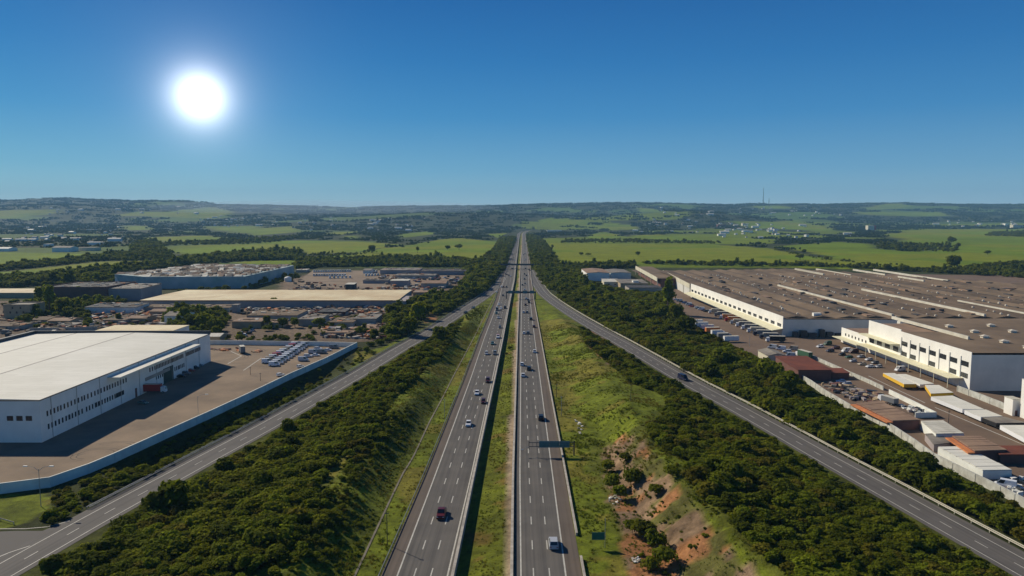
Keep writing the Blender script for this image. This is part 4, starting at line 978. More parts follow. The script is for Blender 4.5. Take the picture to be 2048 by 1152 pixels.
# --- small white works and houses beyond the right ramp
B('white_works', 'small white works with brown roof among trees beyond the right ramp', 'building', 1174, 1219, 562, 70, 9.6, 'wallwhite', 'rooftan', kind='gable', rise=1.2, along='y')
B('grey_works', 'grey blue hall joined to the right of the small white works', 'building', 1221, 1262, 558, 60, 7.5, 'wallblue', 'roofgrey', kind='gable', rise=1, along='y')
B('cream_house', 'cream stepped house with low white garden walls', 'house', 1208, 1240, 574, 22, 5.5, 'wallcream', 'roofpale', kind='shed', rise=1.5, wins=[('front', .3, 3, 2, 1.2), ('front', .7, 3, 2, 1.2)])
B('grey_house', 'grey roofed house right of the cream stepped house', 'house', 1241, 1296, 578, 40, 6, 'walltan', 'roofgrey', kind='shed', rise=1)
B('grey_store', 'dark grey low store in front of the farthest columned hall', 'shed', 1258, 1324, 588, 26, 6.2, 'wallgrey', 'roofdark', kind='flat')
B('plant_room', 'white box room on top edge of the dark grey store', 'shed', 1266, 1277, 577, 8, 8.4, 'wallwhite', 'roofpale', kind='flat')
yard_wall('cream garden wall stepping down before the cream house', [at(1200, 571), at(1218, 577), at(1244, 584)], 2.2, 'wallcream')
yard_wall('short leaning cream wall among trees below the cream house', [at(1181, 579), at(1196, 591)], 3, 'wallcream')

# --- compounds by the right ramp
B('red_roof_shed', 'long shed with rusty red roof in the first scrap compound', 'shed', 1596, 1662, 762, 30, 5.2, 'wallred', 'roofred', kind='shed', rise=.8)
B('brown_lean_to', 'low brown lean-to right of the rusty red roof', 'shed', 1664, 1698, 758, 8, 2.8, 'wallred', 'roofred', kind='shed', rise=.6)
B('pale_barrel_shed', 'grey pale roofed shed at the edge of the trees', 'shed', 1536, 1572, 727, 16, 4.2, 'wallcream', 'roofgrey', kind='gable', rise=1.2, along='y')
def skew_shed(name, label, P, h_, wall, roof, side=None):
    """P: four corners of the roof: near left, near right, far right, far left (photo columns and rows at roof height)"""
    q_ = [at(*p, h_) for p in P]; c = q_[0]
    t_ = thing(name, label, 'shed', (c.x, c.y, 0)); pts = [(p.x - c.x, p.y - c.y) for p in q_]
    mb = MB(); mb.prism(pts, -.2, h_ - .15, top=False); mb.build('wall', M[wall], t_)
    n = 7; A, B_, C_, D_2 = [Vector((p[0], p[1], 0)) for p in pts]
    sh = MB(); 
    for i in range(n):
        a0, a1 = A.lerp(D_2, i / n + .006), A.lerp(D_2, (i + 1) / n - .006); b0, b1 = B_.lerp(C_, i / n + .006), B_.lerp(C_, (i + 1) / n - .006)
        dz = rnd.uniform(0, .12)
        m2 = MB(); m2.prism([(a0.x, a0.y), (b0.x, b0.y), (b1.x, b1.y), (a1.x, a1.y)], h_ - .14, h_ + .06 + dz, top=True); m2.build('roof_panel', M[roof], t_)
    if side: 
        m2 = MB(); a0, a1 = A, D_2; m2.prism([(a0.x - 2.2, a0.y), (a0.x - .02, a0.y), (a1.x - .02, a1.y), (a1.x - 2.2, a1.y)], h_ - .9, h_ - .5, top=True, bottom=True); m2.build('side_roof', M[side], t_)
    return t_
skew_shed('tan_roof_shed', 'tan flat roofed shed with an orange strip along its left edge', [(1786,842),(1840,840),(1760,801),(1712,806)], 3.6, 'wallred', 'rooftan', 'orange')
skew_shed('ribbed_shed', 'grey ribbed roof with pale blue wall below the blue grey wall end', [(1872,868),(1928,867),(1886,841),(1842,842)], 3.4, 'wallblue', 'roofpale')
skew_shed('tan_roof_shed', 'second tan roofed shed with dark red front near the factory road', [(1950,902),(2014,900),(1960,872),(1904,872)], 4.0, 'wallred', 'rooftan', 'orange')
skew_shed('panel_roof_shed', 'shed of pale roof panels right behind the stained wall', [(1966,941),(2024,940),(1930,893),(1876,894)], 2.8, 'wallblue', 'roofwhite')
skew_shed('tarp_shed', 'purple grey tarpaulin covered shelter beside the ribbed shed', [(1868,890),(1900,886),(1880,866),(1850,868)], 2.4, 'wallplum', 'roofgrey')
B('red_beam_shed', 'dark red open shelter at the right edge beyond the second tan roof', 'shed', 2000, 2075, 928, 7, 3, 'wallred', 'roofred', kind='shed', rise=.4)

# ------------------------------------------------------------------ vehicles
def loft(mb, secs, mi=0, cap=True):
    """secs: list of closed sections (same point count)"""
    n = len(secs[0]); o = len(mb.v)
    for s_ in secs: mb.v += [tuple(p) for p in s_]
    for i in range(len(secs) - 1):
        for j in range(n):
            mb.f.append((o + i * n + j, o + i * n + (j + 1) % n, o + (i + 1) * n + (j + 1) % n, o + (i + 1) * n + j)); mb.m.append(mi)
    if cap:
        mb.f.append(tuple(o + j for j in range(n - 1, -1, -1))); mb.m.append(mi)
        e = o + (len(secs) - 1) * n; mb.f.append(tuple(e + j for j in range(n))); mb.m.append(mi)
def wheel_mesh(r, wd):
    mb = MB(); mb.tube([(-wd/2, 0, 0), (wd/2, 0, 0)], r, 12, 0); mb.tube([(-wd/2 - .01, 0, 0), (wd/2 + .01, 0, 0)], r * .55, 8, 1)
    return mb.mesh('wheel', [M['tyre'], M['galv']])
VEH = {}
def veh_kind(k):
    if k in VEH: return VEH[k]
    # front at +y; prof: (y, z_top) of body, cab: (y0_base,y0_top,y1_top,y1_base,z)
    S = {'car': (1.85, 4.5, [(-2.25,.62),(-2.2,.95),(-1.3,1.0),(.9,.98),(2.0,.82),(2.25,.55)], (-2.0,-1.25,.1,1.05,1.52), .34),
         'hatch': (1.8, 4.0, [(-2.0,.6),(-1.98,1.0),(-1.2,1.0),(.9,.98),(1.8,.82),(2.0,.55)], (-1.95,-1.6,.15,1.05,1.56), .33),
         'pickup': (2.0, 5.3, [(-2.65,.7),(-2.6,1.1),(-.8,1.1),(1.2,1.12),(2.5,1.02),(2.65,.65)], (-.75,-.55,.5,1.3,1.82), .40),
         'suv': (2.0, 4.7, [(-2.35,.7),(-2.3,1.12),(-1.3,1.12),(1.1,1.1),(2.2,.98),(2.35,.62)], (-2.25,-1.95,.3,1.15,1.80), .38),
         'van': (2.15, 5.6, [(-2.8,.6),(-2.78,1.25),(-1.3,1.25),(1.6,1.25),(2.6,1.0),(2.8,.6)], (-2.76,-2.66,1.2,2.1,2.45), .36)}[k]
    wd, L, prof, cab, wr = S; hw = wd / 2
    body = MB(); secs = []
    for y, z in prof:
        tp = .94 if abs(y) > L * .42 else 1.0
        secs.append([(-hw * tp, y, .3), (hw * tp, y, .3), (hw * tp, y, z * .72), (hw * .9 * tp, y, z), (-hw * .9 * tp, y, z), (-hw * tp, y, z * .72)])
    loft(body, secs)
    zb = max(z for _, z in prof) - .03; y0, y1, y2, y3, zt = cab; cw, ct = hw * .90, hw * .76
    # roof shell and pillars
    body.add([(-ct, y1, zt), (ct, y1, zt), (ct, y2, zt), (-ct, y2, zt), (-ct, y1, zt - .07), (ct, y1, zt - .07), (ct, y2, zt - .07), (-ct, y2, zt - .07)], [(0,1,2,3),(4,5,1,0),(5,6,2,1),(6,7,3,2),(7,4,0,3)])
    ca_ = [(-cw, y0, zb), (cw, y0, zb), (cw, y3, zb), (-cw, y3, zb)]; cb_ = [(-ct, y1, zt - .005), (ct, y1, zt - .005), (ct, y2, zt - .005), (-ct, y2, zt - .005)]
    # painted cabin sides; glass panes lie just proud of them
    body.add(ca_ + cb_, [(0,1,5,4),(1,2,6,5),(2,3,7,6),(3,0,4,7)])
    def pane(a, b_, c, d, mg, out_):
        P = [Vector(p) for p in (a, b_, c, d)]; ctr = sum(P, Vector()) / 4
        P = [ctr + (p - ctr) * mg + Vector(out_) for p in P]; m_ = MB(); m_.quad(*P); return m_
    gl = {'windscreen': pane(ca_[2], ca_[3], cb_[3], cb_[2], .88, (0, .018, .012)), 'rear_window': pane(ca_[0], ca_[1], cb_[1], cb_[0], .84, (0, -.018, .012))}
    if k != 'van':
        gl['side_window'] = pane(ca_[1], ca_[2], cb_[2], cb_[1], .84, (.018, 0, .01)); gl['side_window.r'] = pane(ca_[3], ca_[0], cb_[0], cb_[3], .84, (-.018, 0, .01))
    else:
        f_ = lambda p, q_: tuple(Vector(p).lerp(Vector(q_), .62))
        gl['side_window'] = pane(f_(ca_[1], ca_[2]), ca_[2], cb_[2], f_(cb_[1], cb_[2]), .8, (.018, 0, .01)); gl['side_window.r'] = pane(ca_[3], f_(ca_[0], ca_[3]), f_(cb_[0], cb_[3]), cb_[3], .8, (-.018, 0, .01))
    if k == 'pickup':
        body.box(-hw * .8, hw * .8, -2.5, -.85, 1.07, 1.115, 1)
    hl = MB(); hl.box(-.18, .18, -.03, .03, -.08, .08)
    wz = [( -hw + .12, L * .31), (hw - .12, L * .31), (-hw + .12, -L * .31), (hw - .12, -L * .31)]
    full = MB(); full.v = list(body.v); full.f = list(body.f); full.m = list(body.m)
    for g in gl.values(): full.add(g.v, g.f, 1)
    for x, y in wz: full.tube([(x - .1, y, wr), (x + .1, y, wr)], wr, 8, 2)
    VEH[k] = dict(body=body.mesh('body', [M['paint'], M['dark']]), glass={n: g.mesh(n, M['glass']) for n, g in gl.items()}, wheel=wheel_mesh(wr, .22), wz=wz, wr=wr, L=L, hw=hw,
                  hl=hl.mesh('headlight', M['lamp']), tl=hl.mesh('tail_light', M['tail']), hz=max(z for _, z in prof) * .68, full=full.mesh('vehicle', [M['paint'], M['glass'], M['tyre']]))
    return VEH[k]
COL = {'white': (.72,.73,.73), 'silver': (.42,.44,.46), 'grey': (.16,.17,.18), 'black': (.012,.012,.014), 'dark red': (.10,.012,.012), 'maroon': (.07,.012,.016), 'red': (.35,.03,.025),
       'teal': (.05,.14,.13), 'blue': (.03,.06,.2), 'dark blue': (.015,.018,.05), 'beige': (.45,.38,.28), 'orange': (.6,.19,.05), 'green': (.03,.1,.05), 'yellow': (.7,.42,.03)}
def vehicle(kind, colr, x, y, z, rz, label, group=None, full=False, name=None, sc=1.0):
    v = veh_kind(kind); nm = name or {'car': 'car', 'hatch': 'car', 'pickup': 'pickup_truck', 'suv': 'car', 'van': 'van'}[kind]
    cat = {'pickup': 'pickup', 'van': 'van'}.get(kind, 'car')
    if not full:
        o = put(nm, v['full'], None, (x, y, z), rz); o.color = (*COL[colr], 1); o.scale = (sc,) * 3; return tag(o, label, cat, group)
    t_ = thing(nm, label, cat, (x, y, z), rz, group); t_.scale = (sc,) * 3
    o = put('body', v['body'], t_); o.color = (*COL[colr], 1)
    for n_, g in v['glass'].items(): put(n_.split('.')[0], g, t_)
    for a, b_ in v['wz']: put('wheel', v['wheel'], t_, (a, b_, v['wr']))
    for s_ in (-1, 1):
        put('headlight', v['hl'], t_, (s_ * v['hw'] * .68, v['L'] / 2 - .02, v['hz'])); put('tail_light', v['tl'], t_, (s_ * v['hw'] * .68, -v['L'] / 2 + .02, v['hz']))
    return t_
OUTB = math.atan2(float(RLR(300) - RLR(200)), 100)
CARS = [  # photo column, row of the wheels, kind, colour, heading (0 away, 1 towards), label
 (883,1032,'pickup','dark red',1,'dark red pickup in the foreground of the oncoming carriageway'),
 (937,851,'car','white',1,'white saloon alone in the middle lane, next beyond the dark red pickup'),
 (967,806,'hatch','maroon',1,'maroon hatchback in the inner lane just behind a white car'),
 (954,789,'car','white',1,'white car beside and just ahead of two maroon cars on the oncoming side'),
 (976,764,'suv','maroon',1,'maroon SUV in the inner lane beyond the white and maroon pair'),
 (990,709,'suv','grey',1,'dark grey SUV by the median barrier on the oncoming side'),
 (973,709,'hatch','silver',1,'silver hatchback level with the dark grey SUV'),
 (985,689,'car','teal',1,'teal car straddling the middle lane behind the silver hatchback'),
 (996,676,'pickup','white',1,'white pickup carrying a red load on the oncoming carriageway'),
 (1000,656,'hatch','grey',1,'grey hatchback beyond the white pickup with red load'),
 (997,637,'car','silver',1,'silver car in the middle lane before the cluster on the oncoming side'),
 (993,628,'hatch','teal',1,'greenish hatchback at the near left of the oncoming cluster'),
 (994,621,'van','grey',1,'grey van leading the left of the oncoming cluster'),
 (1002,618,'car','white',1,'white car in the middle of the oncoming cluster'),
 (1010,617,'suv','black',1,'black SUV on the right of the oncoming cluster'),
 (998,610,'car','white',1,'white car at the back left of the oncoming cluster'),
 (1107,1092,'suv','silver',0,'silver car in the foreground of the right carriageway'),
 (1082,839,'suv','black',0,'black car in the outer lane just beyond the sign gantry'),
 (1046,753,'car','white',0,'white car at the inner lane, near one of a white pair'),
 (1058,740,'suv','black',0,'black car between two white ones in the middle lane'),
 (1044,731,'hatch','white',0,'white hatchback close to the median, far one of a white pair'),
 (1069,705,'car','white',0,'white car alone in the outer lane right of the median barrier'),
 (1048,668,'car','white',0,'white car side by side with a dark one in the inner lane'),
 (1056,668,'suv','grey',0,'dark car side by side with a white one in the middle lane'),
 (1068,655,'hatch','maroon',0,'maroon car hugging the outer edge line'),
 (1062,640,'suv','black',0,'black car in the outer lane before the maroon one'),
 (1047,626,'hatch','white',0,'white hatchback level with a grey car near the far gantry'),
 (1054,626,'hatch','grey',0,'grey car level with a white hatchback near the far gantry'),
 (1051,611,'hatch','dark red',0,'dark red car just before the far gantry shadow'),
 (1058,606,'suv','black',0,'black car last of the three under the far gantry'),
 (1056,601,'hatch','grey',0,'grey car between a white and a black one by the far gantry'),
 (1052,598,'car','white',0,'white car directly below the far gantry beam'),
 (1366,760,'van','dark blue',1,'dark blue van alone on the right ramp'),
 (931,627,'hatch','black',1,'black car on the left ramp, nearer of two'),
 (946,617,'hatch','grey',1,'grey car on the left ramp, farther of two'),
]
for (px, py, k, c, hd, lb) in CARS:
    p = at(px, py); p.z = ZR + .01
    rz = -OUTB if hd == 0 else math.pi - OUTB
    if px > 1300: rz = math.pi + .36
    if px < 950 and py < 630: rz = math.pi - .40
    vehicle(k, c, p.x, p.y, p.z, rz, lb, None, py > 590, sc=1.12)
    if lb.startswith('white pickup'):
        mb = MB(); mb.box(-.9, .9, -2.5, -.8, 1.2, 2.1); o = mb.build('red_load', M['tail'], None, (p.x, p.y, p.z)); o.rotation_euler.z = rz; tag(o, 'red bundle loaded on the back of the white pickup', 'load')
far = [(1006,592),(993,585),(1013,575),(1007,575),(1003,575),(1026,538),(1011,549),(1014,550),(1018,552),(1021,553),(1024,538),(1029,521),(1026,515),(1033,505),
       (1049,580),(1045,571),(1050,568),(1049,559),(1053,552),(1049,549),(1060,542),(1058,540),(1051,538),(1050,521),(1052,519),(1047,510),(1050,508),(1050,495),(1049,485),(1050,490)]
for i, (px, py) in enumerate(far):
    p = at(px, py); l_ = px < 1037
    vehicle(rnd.choice(['car', 'hatch', 'suv']), rnd.choice(['black', 'grey', 'white', 'silver', 'maroon', 'black']), p.x, p.y, ZR + .01, (math.pi if l_ else 0) - OUTB,
            'tiny distant car on the oncoming carriageway beyond the far gantry' if l_ else 'tiny distant car on the right carriageway beyond the far gantry', 'far cars oncoming' if l_ else 'far cars going away')
ORD = ['first','second','third','fourth','fifth','sixth','seventh','eighth','ninth','tenth','eleventh','twelfth','thirteenth','fourteenth','fifteenth','sixteenth','seventeenth','eighteenth','nineteenth','twentieth']
# vans in the left yard
def row(n, p0, p1, kinds, cols, rz, fmt, group, full=True, jit=.25, skip=()):
    a, b_ = at(*p0), at(*p1)
    for i in range(n):
        if i in skip: continue
        p = a.lerp(b_, i / (n - 1)); c = cols[i % len(cols)]
        vehicle(kinds[i % len(kinds)], c, p.x + rnd.uniform(-jit, jit), p.y + rnd.uniform(-jit, jit), .06, rz + rnd.uniform(-.04, .04), fmt.format(o=ORD[i], c=c), group, full)
row(12, (549,732), (610,692), ['van'], ['white','white','silver','white'], -math.pi/2 + .25, '{c} van, {o} from the near end of the right row in the left yard', 'vans in the right row of the left yard')
row(10, (535,726), (592,692), ['van'], ['white','beige','white','red','white'], -math.pi/2 + .25, '{c} roofed van, {o} from the near end of the left row in the left yard', 'vans in the left row of the left yard')
row(4, (606,722), (636,700), ['van','suv'], ['silver','white'], -math.pi/2 + .1, '{c} vehicle, {o} from the near end of the short row by the pale blue wall', 'vehicles by the yard wall')
row(4, (632,712), (668,697), ['car','van'], ['white','grey'], -math.pi/2 + .1, '{c} vehicle, {o} from the near end of the row in the yard corner', 'vehicles in the yard corner')
row(5, (363,755), (398,733), ['car','suv'], ['black','grey','red'], -math.pi/2, '{c} car, {o} from the near end in the warehouse shade', 'cars in the warehouse shade')
p = at(286, 808); vehicle('car', 'teal', p.x, p.y, .06, -1.9, 'teal car with open look standing in the shadow before the docked truck', None, True)
p = at(561, 752); vehicle('hatch', 'white', p.x, p.y, .06, -.8, 'white car parked alone against the pale blue wall, nearer one', None, True)
p = at(601, 735); vehicle('hatch', 'white', p.x, p.y, .06, -.8, 'white car parked alone against the pale blue wall, farther one', None, True)
def truck(px, py, rz, cabc, boxc, L, label, group=None, boxh=2.7, cabin=True, full=True, name='truck', cat='truck', zb=.06, wd=2.5):
    p = at(px, py); t_ = thing(name, label, cat, (p.x, p.y, zb), rz, group); hw = wd / 2
    mb = MB(); mb.box(-hw, hw, -L / 2, L / 2 - (2.3 if cabin else 0), 1.05, 1.05 + boxh); mb.box(-hw + .15, hw - .15, -L / 2 + .1, L / 2 - (2.3 if cabin else 0) - .1, .75, 1.047, 1)
    o = mb.build('cargo_box', [M['tint'], M['dark']], t_); o.color = (*COL[boxc], 1)
    mb = MB(); mb.box(-hw - .02, hw + .02, -L / 2 - .02, L / 2 - (2.3 if cabin else 0) + .02, 1.05 + boxh, 1.12 + boxh); mb.build('box_roof', M['roofpale'], t_)
    if cabin:
        mb = MB(); y = L / 2
        loft(mb, [[(-hw * .96, y - 2.1, .55), (hw * .96, y - 2.1, .55), (hw * .96, y - 2.1, 2.9), (-hw * .96, y - 2.1, 2.9)], [(-hw * .96, y - .5, .55), (hw * .96, y - .5, .55), (hw * .9, y - .5, 2.85), (-hw * .9, y - .5, 2.85)], [(-hw * .94, y, .55), (hw * .94, y, .55), (hw * .9, y - .1, 1.7), (-hw * .9, y - .1, 1.7)]])
        o = mb.build('cab', M['paint'], t_); o.color = (*COL[cabc], 1)
        mb = MB(); mb.quad((-hw * .8, y - .07, 1.78), (hw * .8, y - .07, 1.78), (hw * .8, y - .44, 2.75), (-hw * .8, y - .44, 2.75)); mb.build('windscreen', M['glass'], t_)
    wm = veh_kind('truckwheel') if False else None
    for yy in ([L / 2 - 1.2] if cabin else []) + [-L / 2 + 1.4, -L / 2 + 2.6]:
        for s_ in (-1, 1): put('wheel', TW, t_, (s_ * (hw - .2), yy, .5))
    return t_
TW = wheel_mesh(.5, .35)
truck(303, 786, -math.pi / 2 + .08, 'white', 'red', 13, 'truck with red box and white cab backed up to the warehouse dock', boxh=3.0)
truck(484, 706, .5, 'grey', 'grey', 8, 'grey box lorry with white roof alone at the back of the left yard', boxh=3.2)
# vehicles along the big factory: cars first, trucks nearest
FC = [('car','white'),('hatch','black'),('van','silver'),('car','black'),('suv','blue'),('hatch','grey'),('van','white'),('suv','black'),('car','red'),('hatch','white'),('suv','grey'),('van','white'),('car','maroon'),('suv','black'),('car','white'),('hatch','grey')]
a, b_ = at(1352, 600), at(1410, 624)
for i in range(14):
    p = a.lerp(b_, i / 13); k, c = FC[i]
    vehicle(k, c, p.x + rnd.uniform(-1, 1), p.y, .05, math.pi / 2 + rnd.uniform(-.25, .1), '%s vehicle, %s from the far end of the row along the yellow canopy' % (c, ORD[i]), 'vehicles in the row along the canopy', True)
tr = [('white','beige'),('grey','grey'),('white','orange'),('red','orange'),('silver','beige'),('white','grey'),('white','grey'),('white','beige'),('dark blue','grey'),('dark blue','grey'),('white','black')]
a, b_ = at(1424, 627), at(1541, 684)
for i, (c1, c2) in enumerate(tr):
    p = a.lerp(b_, (i / (len(tr) - 1)) ** .9); q_ = proj(p.x + 3, p.y, 0)
    truck(float(q_[0]), float(q_[1]), math.pi / 2 - .12, c1, c2, 11.5, 'lorry with %s cab and %s box, %s from the far end beside the canopy' % (c1, c2, ORD[i]), 'lorries beside the yellow canopy')
tr2 = [('white','white'),('white','white'),('white','white'),('white','orange'),('white','white'),('grey','grey'),('white','white')]
a, b_ = at(1392, 650), at(1462, 684)
for i, (c1, c2) in enumerate(tr2):
    p = a.lerp(b_, i / 6); q_ = proj(p.x, p.y, 0)
    truck(float(q_[0]), float(q_[1]), -math.pi / 2 + .15, c1, c2, 9.5, '%s trailer, %s from the far end of the tree side row in the factory yard' % (c2, ORD[i]), 'trailers on the tree side', cabin=i in (4, 5), name='trailer', cat='trailer')
# parked before the works building
pk = [(1640,695,'suv','white'),(1655,690,'van','green'),(1660,704,'suv','dark blue'),(1672,698,'suv','maroon'),(1684,711,'car','black'),(1692,704,'van','white'),(1698,716,'car','green'),(1707,706,'van','maroon'),(1706,724,'hatch','silver'),(1722,715,'car','silver'),(1724,730,'car','beige'),(1738,721,'car','white'),(1740,735,'car','white'),(1750,727,'hatch','grey'),(1757,735,'hatch','silver'),(1800,742,'van','white')]
for i, (px, py, k, c) in enumerate(pk):
    p = at(px, py); vehicle(k, c, p.x, p.y, .05, math.pi / 2 + .35 + rnd.uniform(-.1, .1), '%s %s parked before the works building, %s from its far low wing' % (c, {'van': 'van'}.get(k, 'car'), ORD[i]), 'cars before the works building', True)
sc_c = [(1545,697,'van','silver'),(1562,700,'van','white'),(1574,705,'suv','white'),(1586,700,'van','beige'),(1580,714,'van','silver'),(1600,722,'car','white'),(1632,742,'car','white'),(1646,746,'hatch','silver'),(1682,765,'car','white'),(1694,770,'hatch','silver'),(2010,975,'van','white')]
for i, (px, py, k, c) in enumerate(sc_c):
    p = at(px, py); vehicle(k, c, p.x, p.y, .05, 1.2 + rnd.uniform(-.4, .4), 'old %s %s dumped in the compounds, %s counting from the far end' % (c, {'van': 'van'}.get(k, 'car'), ORD[i]), 'old vehicles in the compounds', True)
truck(1607, 716, .25, 'white', 'green', 12, 'dark green covered lorry at the gate of the compounds', boxh=3.1)
truck(1775, 807, .3, 'white', 'grey', 9, 'lorry under a dark grey tarpaulin in the second compound', boxh=2)
# yellow and white trailers beside the road
def long_trailer(P, h_, label, sidec, roofm='roofpale'):
    q_ = [at(*p, h_) for p in P]; c = q_[0]; pts = [(p.x - c.x, p.y - c.y) for p in q_]
    t_ = thing('trailer', label, 'trailer', (c.x, c.y, 0))
    mb = MB(); mb.prism(pts, 1.0, h_ - .1, top=False, bottom=True); o = mb.build('cargo_box', M['tint'], t_); o.color = (*COL[sidec], 1)
    mb = MB(); mb.prism(pts, h_ - .09, h_, top=True); mb.build('box_roof', M[roofm], t_)
    A, B_, C_, D_2 = [Vector((p[0], p[1], 0)) for p in pts]
    for f_ in (.12, .2, .8, .88):
        for s_ in (.15, .85): put('wheel', TW, t_, A.lerp(D_2, f_).lerp(B_.lerp(C_, f_), s_) + Vector((0, 0, .5)))
for P, lb, cc in [(((1808,768),(1833,768),(1789,746),(1766,746)), 'yellow sided trailer with pale roof by the factory road', 'yellow'),
              (((1840,769),(1868,767),(1812,748),(1795,748)), 'white roofed trailer right of the yellow one', 'white'),
              (((1862,787),(1907,785),(1878,770),(1850,770)), 'short white roofed trailer with yellow end below the cream canopy', 'yellow'),
              (((1925,818),(1968,818),(1905,791),(1862,793)), 'long white roofed trailer nearest the yellow end', 'grey'),
              (((1962,834),(2005,832),(1972,819),(1929,820)), 'second white roofed trailer in the line by the white boundary wall', 'grey'),
              (((1993,846),(2052,845),(2008,833),(1965,835)), 'grey tarpaulin trailer in the line at the right edge', 'black'),
              (((2060,882),(2150,882),(2085,850),(2000,850)), 'last white roofed trailer cut by the right edge', 'grey')]:
    long_trailer(P, 2.6, lb, 'white' if cc == 'grey' else cc, 'roofgrey' if 'tarp' in lb else 'roofwhite')
# rows of white vans on the far lot
for (n, p0, p1, g) in ((16, (628,544.5), (700,543.5), 'back'), (13, (628,552), (690,552), 'middle'), (5, (732,552), (756,551), 'front'), (4, (740,545), (753,544), 'side'), (6, (660,557), (700,556), 'near')):
    a, b_ = at(*p0), at(*p1)
    for i in range(n):
        p = a.lerp(b_, i / (n - 1)); vehicle('van', rnd.choice(['white', 'white', 'white', 'silver']), p.x, p.y, .06, rnd.choice([.3, .25]), 'white van in the %s row of the far earth lot' % g, 'white vans, %s row of the far lot' % g, sc=1.25)
for i in range(40):
    p = at(rnd.uniform(760, 925), rnd.uniform(551, 572))
    vehicle(rnd.choice(['car', 'van', 'suv']), rnd.choice(['white', 'white', 'silver', 'blue', 'red', 'black']), p.x, p.y, .06, rnd.uniform(0, 3), 'small vehicle parked among the sheds at the right of the far lot', 'vehicles among the far sheds')
for i, (px, py, c) in enumerate([(490,672,'white'),(497,668,'black'),(505,662,'white'),(484,668,'grey')]):
    p = at(px, py); vehicle('suv', c, p.x, p.y, .02, rnd.uniform(0, 3), '%s car in the scrub yard behind the left yard wall, %s from the left' % (c, ORD[i]), 'cars in the scrub yard')
p = at(662, 661); vehicle('van', 'white', p.x, p.y, .02, 1.5, 'white van on the carport by the yard corner')

# ------------------------------------------------------------------ gantries, signs, lamps
def gantry():
    b_ = at(1148, 911); s = F / (b_.y * CT + HC * ST)
    t_ = thing('sign_gantry', 'dark steel cantilever gantry with a wide dark sign over the right carriageway', 'sign gantry', b_)
    x0 = -(1148 - 1058) / s
    mb = MB(); mb.tube([(0, 0, 0), (0, 0, 5.0)], .22, 8); mb.build('post', M['dark'], t_)
    for z in (3.0, 4.35):
        mb = MB(); mb.box(x0, 0, -.09, .09, z - .09, z + .09); mb.build('beam', M['dark'], t_)
    mb = MB()
    for i in range(13): mb.box(x0 * i / 12 - .05, x0 * i / 12 + .05, -.06, .06, 3.09, 4.26)
    mb.build('lattice', M['dark'], t_)
    mb = MB(); mb.tube([(x0, 0, 2.0), (x0, 0, 5.0)], .13, 6); mb.build('end_post', M['dark'], t_)
    mb = MB(); mb.tube([(x0, -.1, 2.9), (x0 - 1.2, -.5, 2.7), (x0 - 1.9, -.9, 2.4)], .07, 5); mb.box(x0 - 2.6, x0 - 1.8, -1.2, -.7, 2.2, 2.42); mb.build('camera_arm', M['galv'], t_)
    xa, xb = x0 + (1078 - 1058) / s, x0 + (1139 - 1058) / s
    n = 3
    for i in range(n):
        a, c = xa + (xb - xa) * i / n + .02, xa + (xb - xa) * (i + 1) / n - .02
        mb = MB(); mb.box(a, c, -.3, -.2, 2.75, 4.95); o = mb.build('sign_panel', M['signdark'], t_)
    mb = MB(); mb.box(xa, xb, -.33, -.301, 3.3, 3.42); mb.box(xa, xb, -.33, -.301, 3.95, 4.05); mb.build('stiffener', M['signgreen'], t_)
gantry()
def portal(label, pl, pr, pyb, zt, zb_, nm='sign_gantry', panels=True):
    a, b_ = at(pl, pyb), at(pr, pyb); L = b_.x - a.x
    t_ = thing(nm, label, 'sign gantry' if nm == 'sign_gantry' else 'bridge', a)
    for x in (0, L): mb = MB(); mb.box(x - .4, x + .4, -.4, .4, -.3, zt); mb.build('post', M['dark'], t_)
    mb = MB(); mb.box(-.5, L + .5, -.7, .7, zb_, zt); mb.build('beam', M['dark'], t_)
    if panels:
        for x in (.06, .30, .56, .80): mb = MB(); mb.box(L * x, L * (x + .15), -.95, -.75, zb_ - .3, zt + .8); mb.build('sign_panel', M['signdark'], t_)
    return t_
portal('dark portal gantry spanning both carriageways in the distance', 1013, 1071, 598, 7.2, 5.6)
mb = None
a, b_ = at(1000, 538), at(1077, 538)
t_ = thing('overpass', 'narrow dark overpass crossing the highway between the woods', 'bridge', (a.x, a.y, 0)); L = b_.x - a.x
mb = MB(); mb.box(-6, L + 6, 0, 7, 5.6, 6.4); mb.build('deck', M['concrete'], t_)
mb = MB(); mb.box(-6, L + 6, -.3, -.004, 5.4, 7.4); mb.box(-6, L + 6, 7.004, 7.3, 5.4, 7.4); mb.build('parapet', M['trim'], t_)
for x in (2, L * .45, L - 2): mb = MB(); mb.box(x - .6, x + .6, 2, 5, -1, 5.6); mb.build('pier', M['concrete'], t_)
p = at(1210, 1095)
t_ = thing('road_sign', 'small green road sign on a thin post on the right verge', 'road sign', p)
mb = MB(); mb.tube([(0, 0, -.2), (0, 0, 7.2)], .07, 6); mb.build('post', M['galv'], t_)
mb = MB(); mb.box(-3.15, -.1, -.06, 0, 1.9, 3.75); mb.build('sign_panel', M['signgreen'], t_)
mb = MB(); mb.box(-3.1, -.15, -.075, -.061, 1.95, 2.0); mb.box(-3.1, -.15, -.075, -.061, 3.65, 3.7); mb.box(-3.1, -3.05, -.075, -.061, 2.0, 3.65); mb.box(-.2, -.15, -.075, -.061, 2.0, 3.65); mb.build('border', mat('sign_border', (.10, .22, .18), .5, .1, 1), t_)
mb = MB(); mb.box(-.35, .12, -.05, .1, 2.5, 2.9); mb.build('bracket', M['galv'], t_)
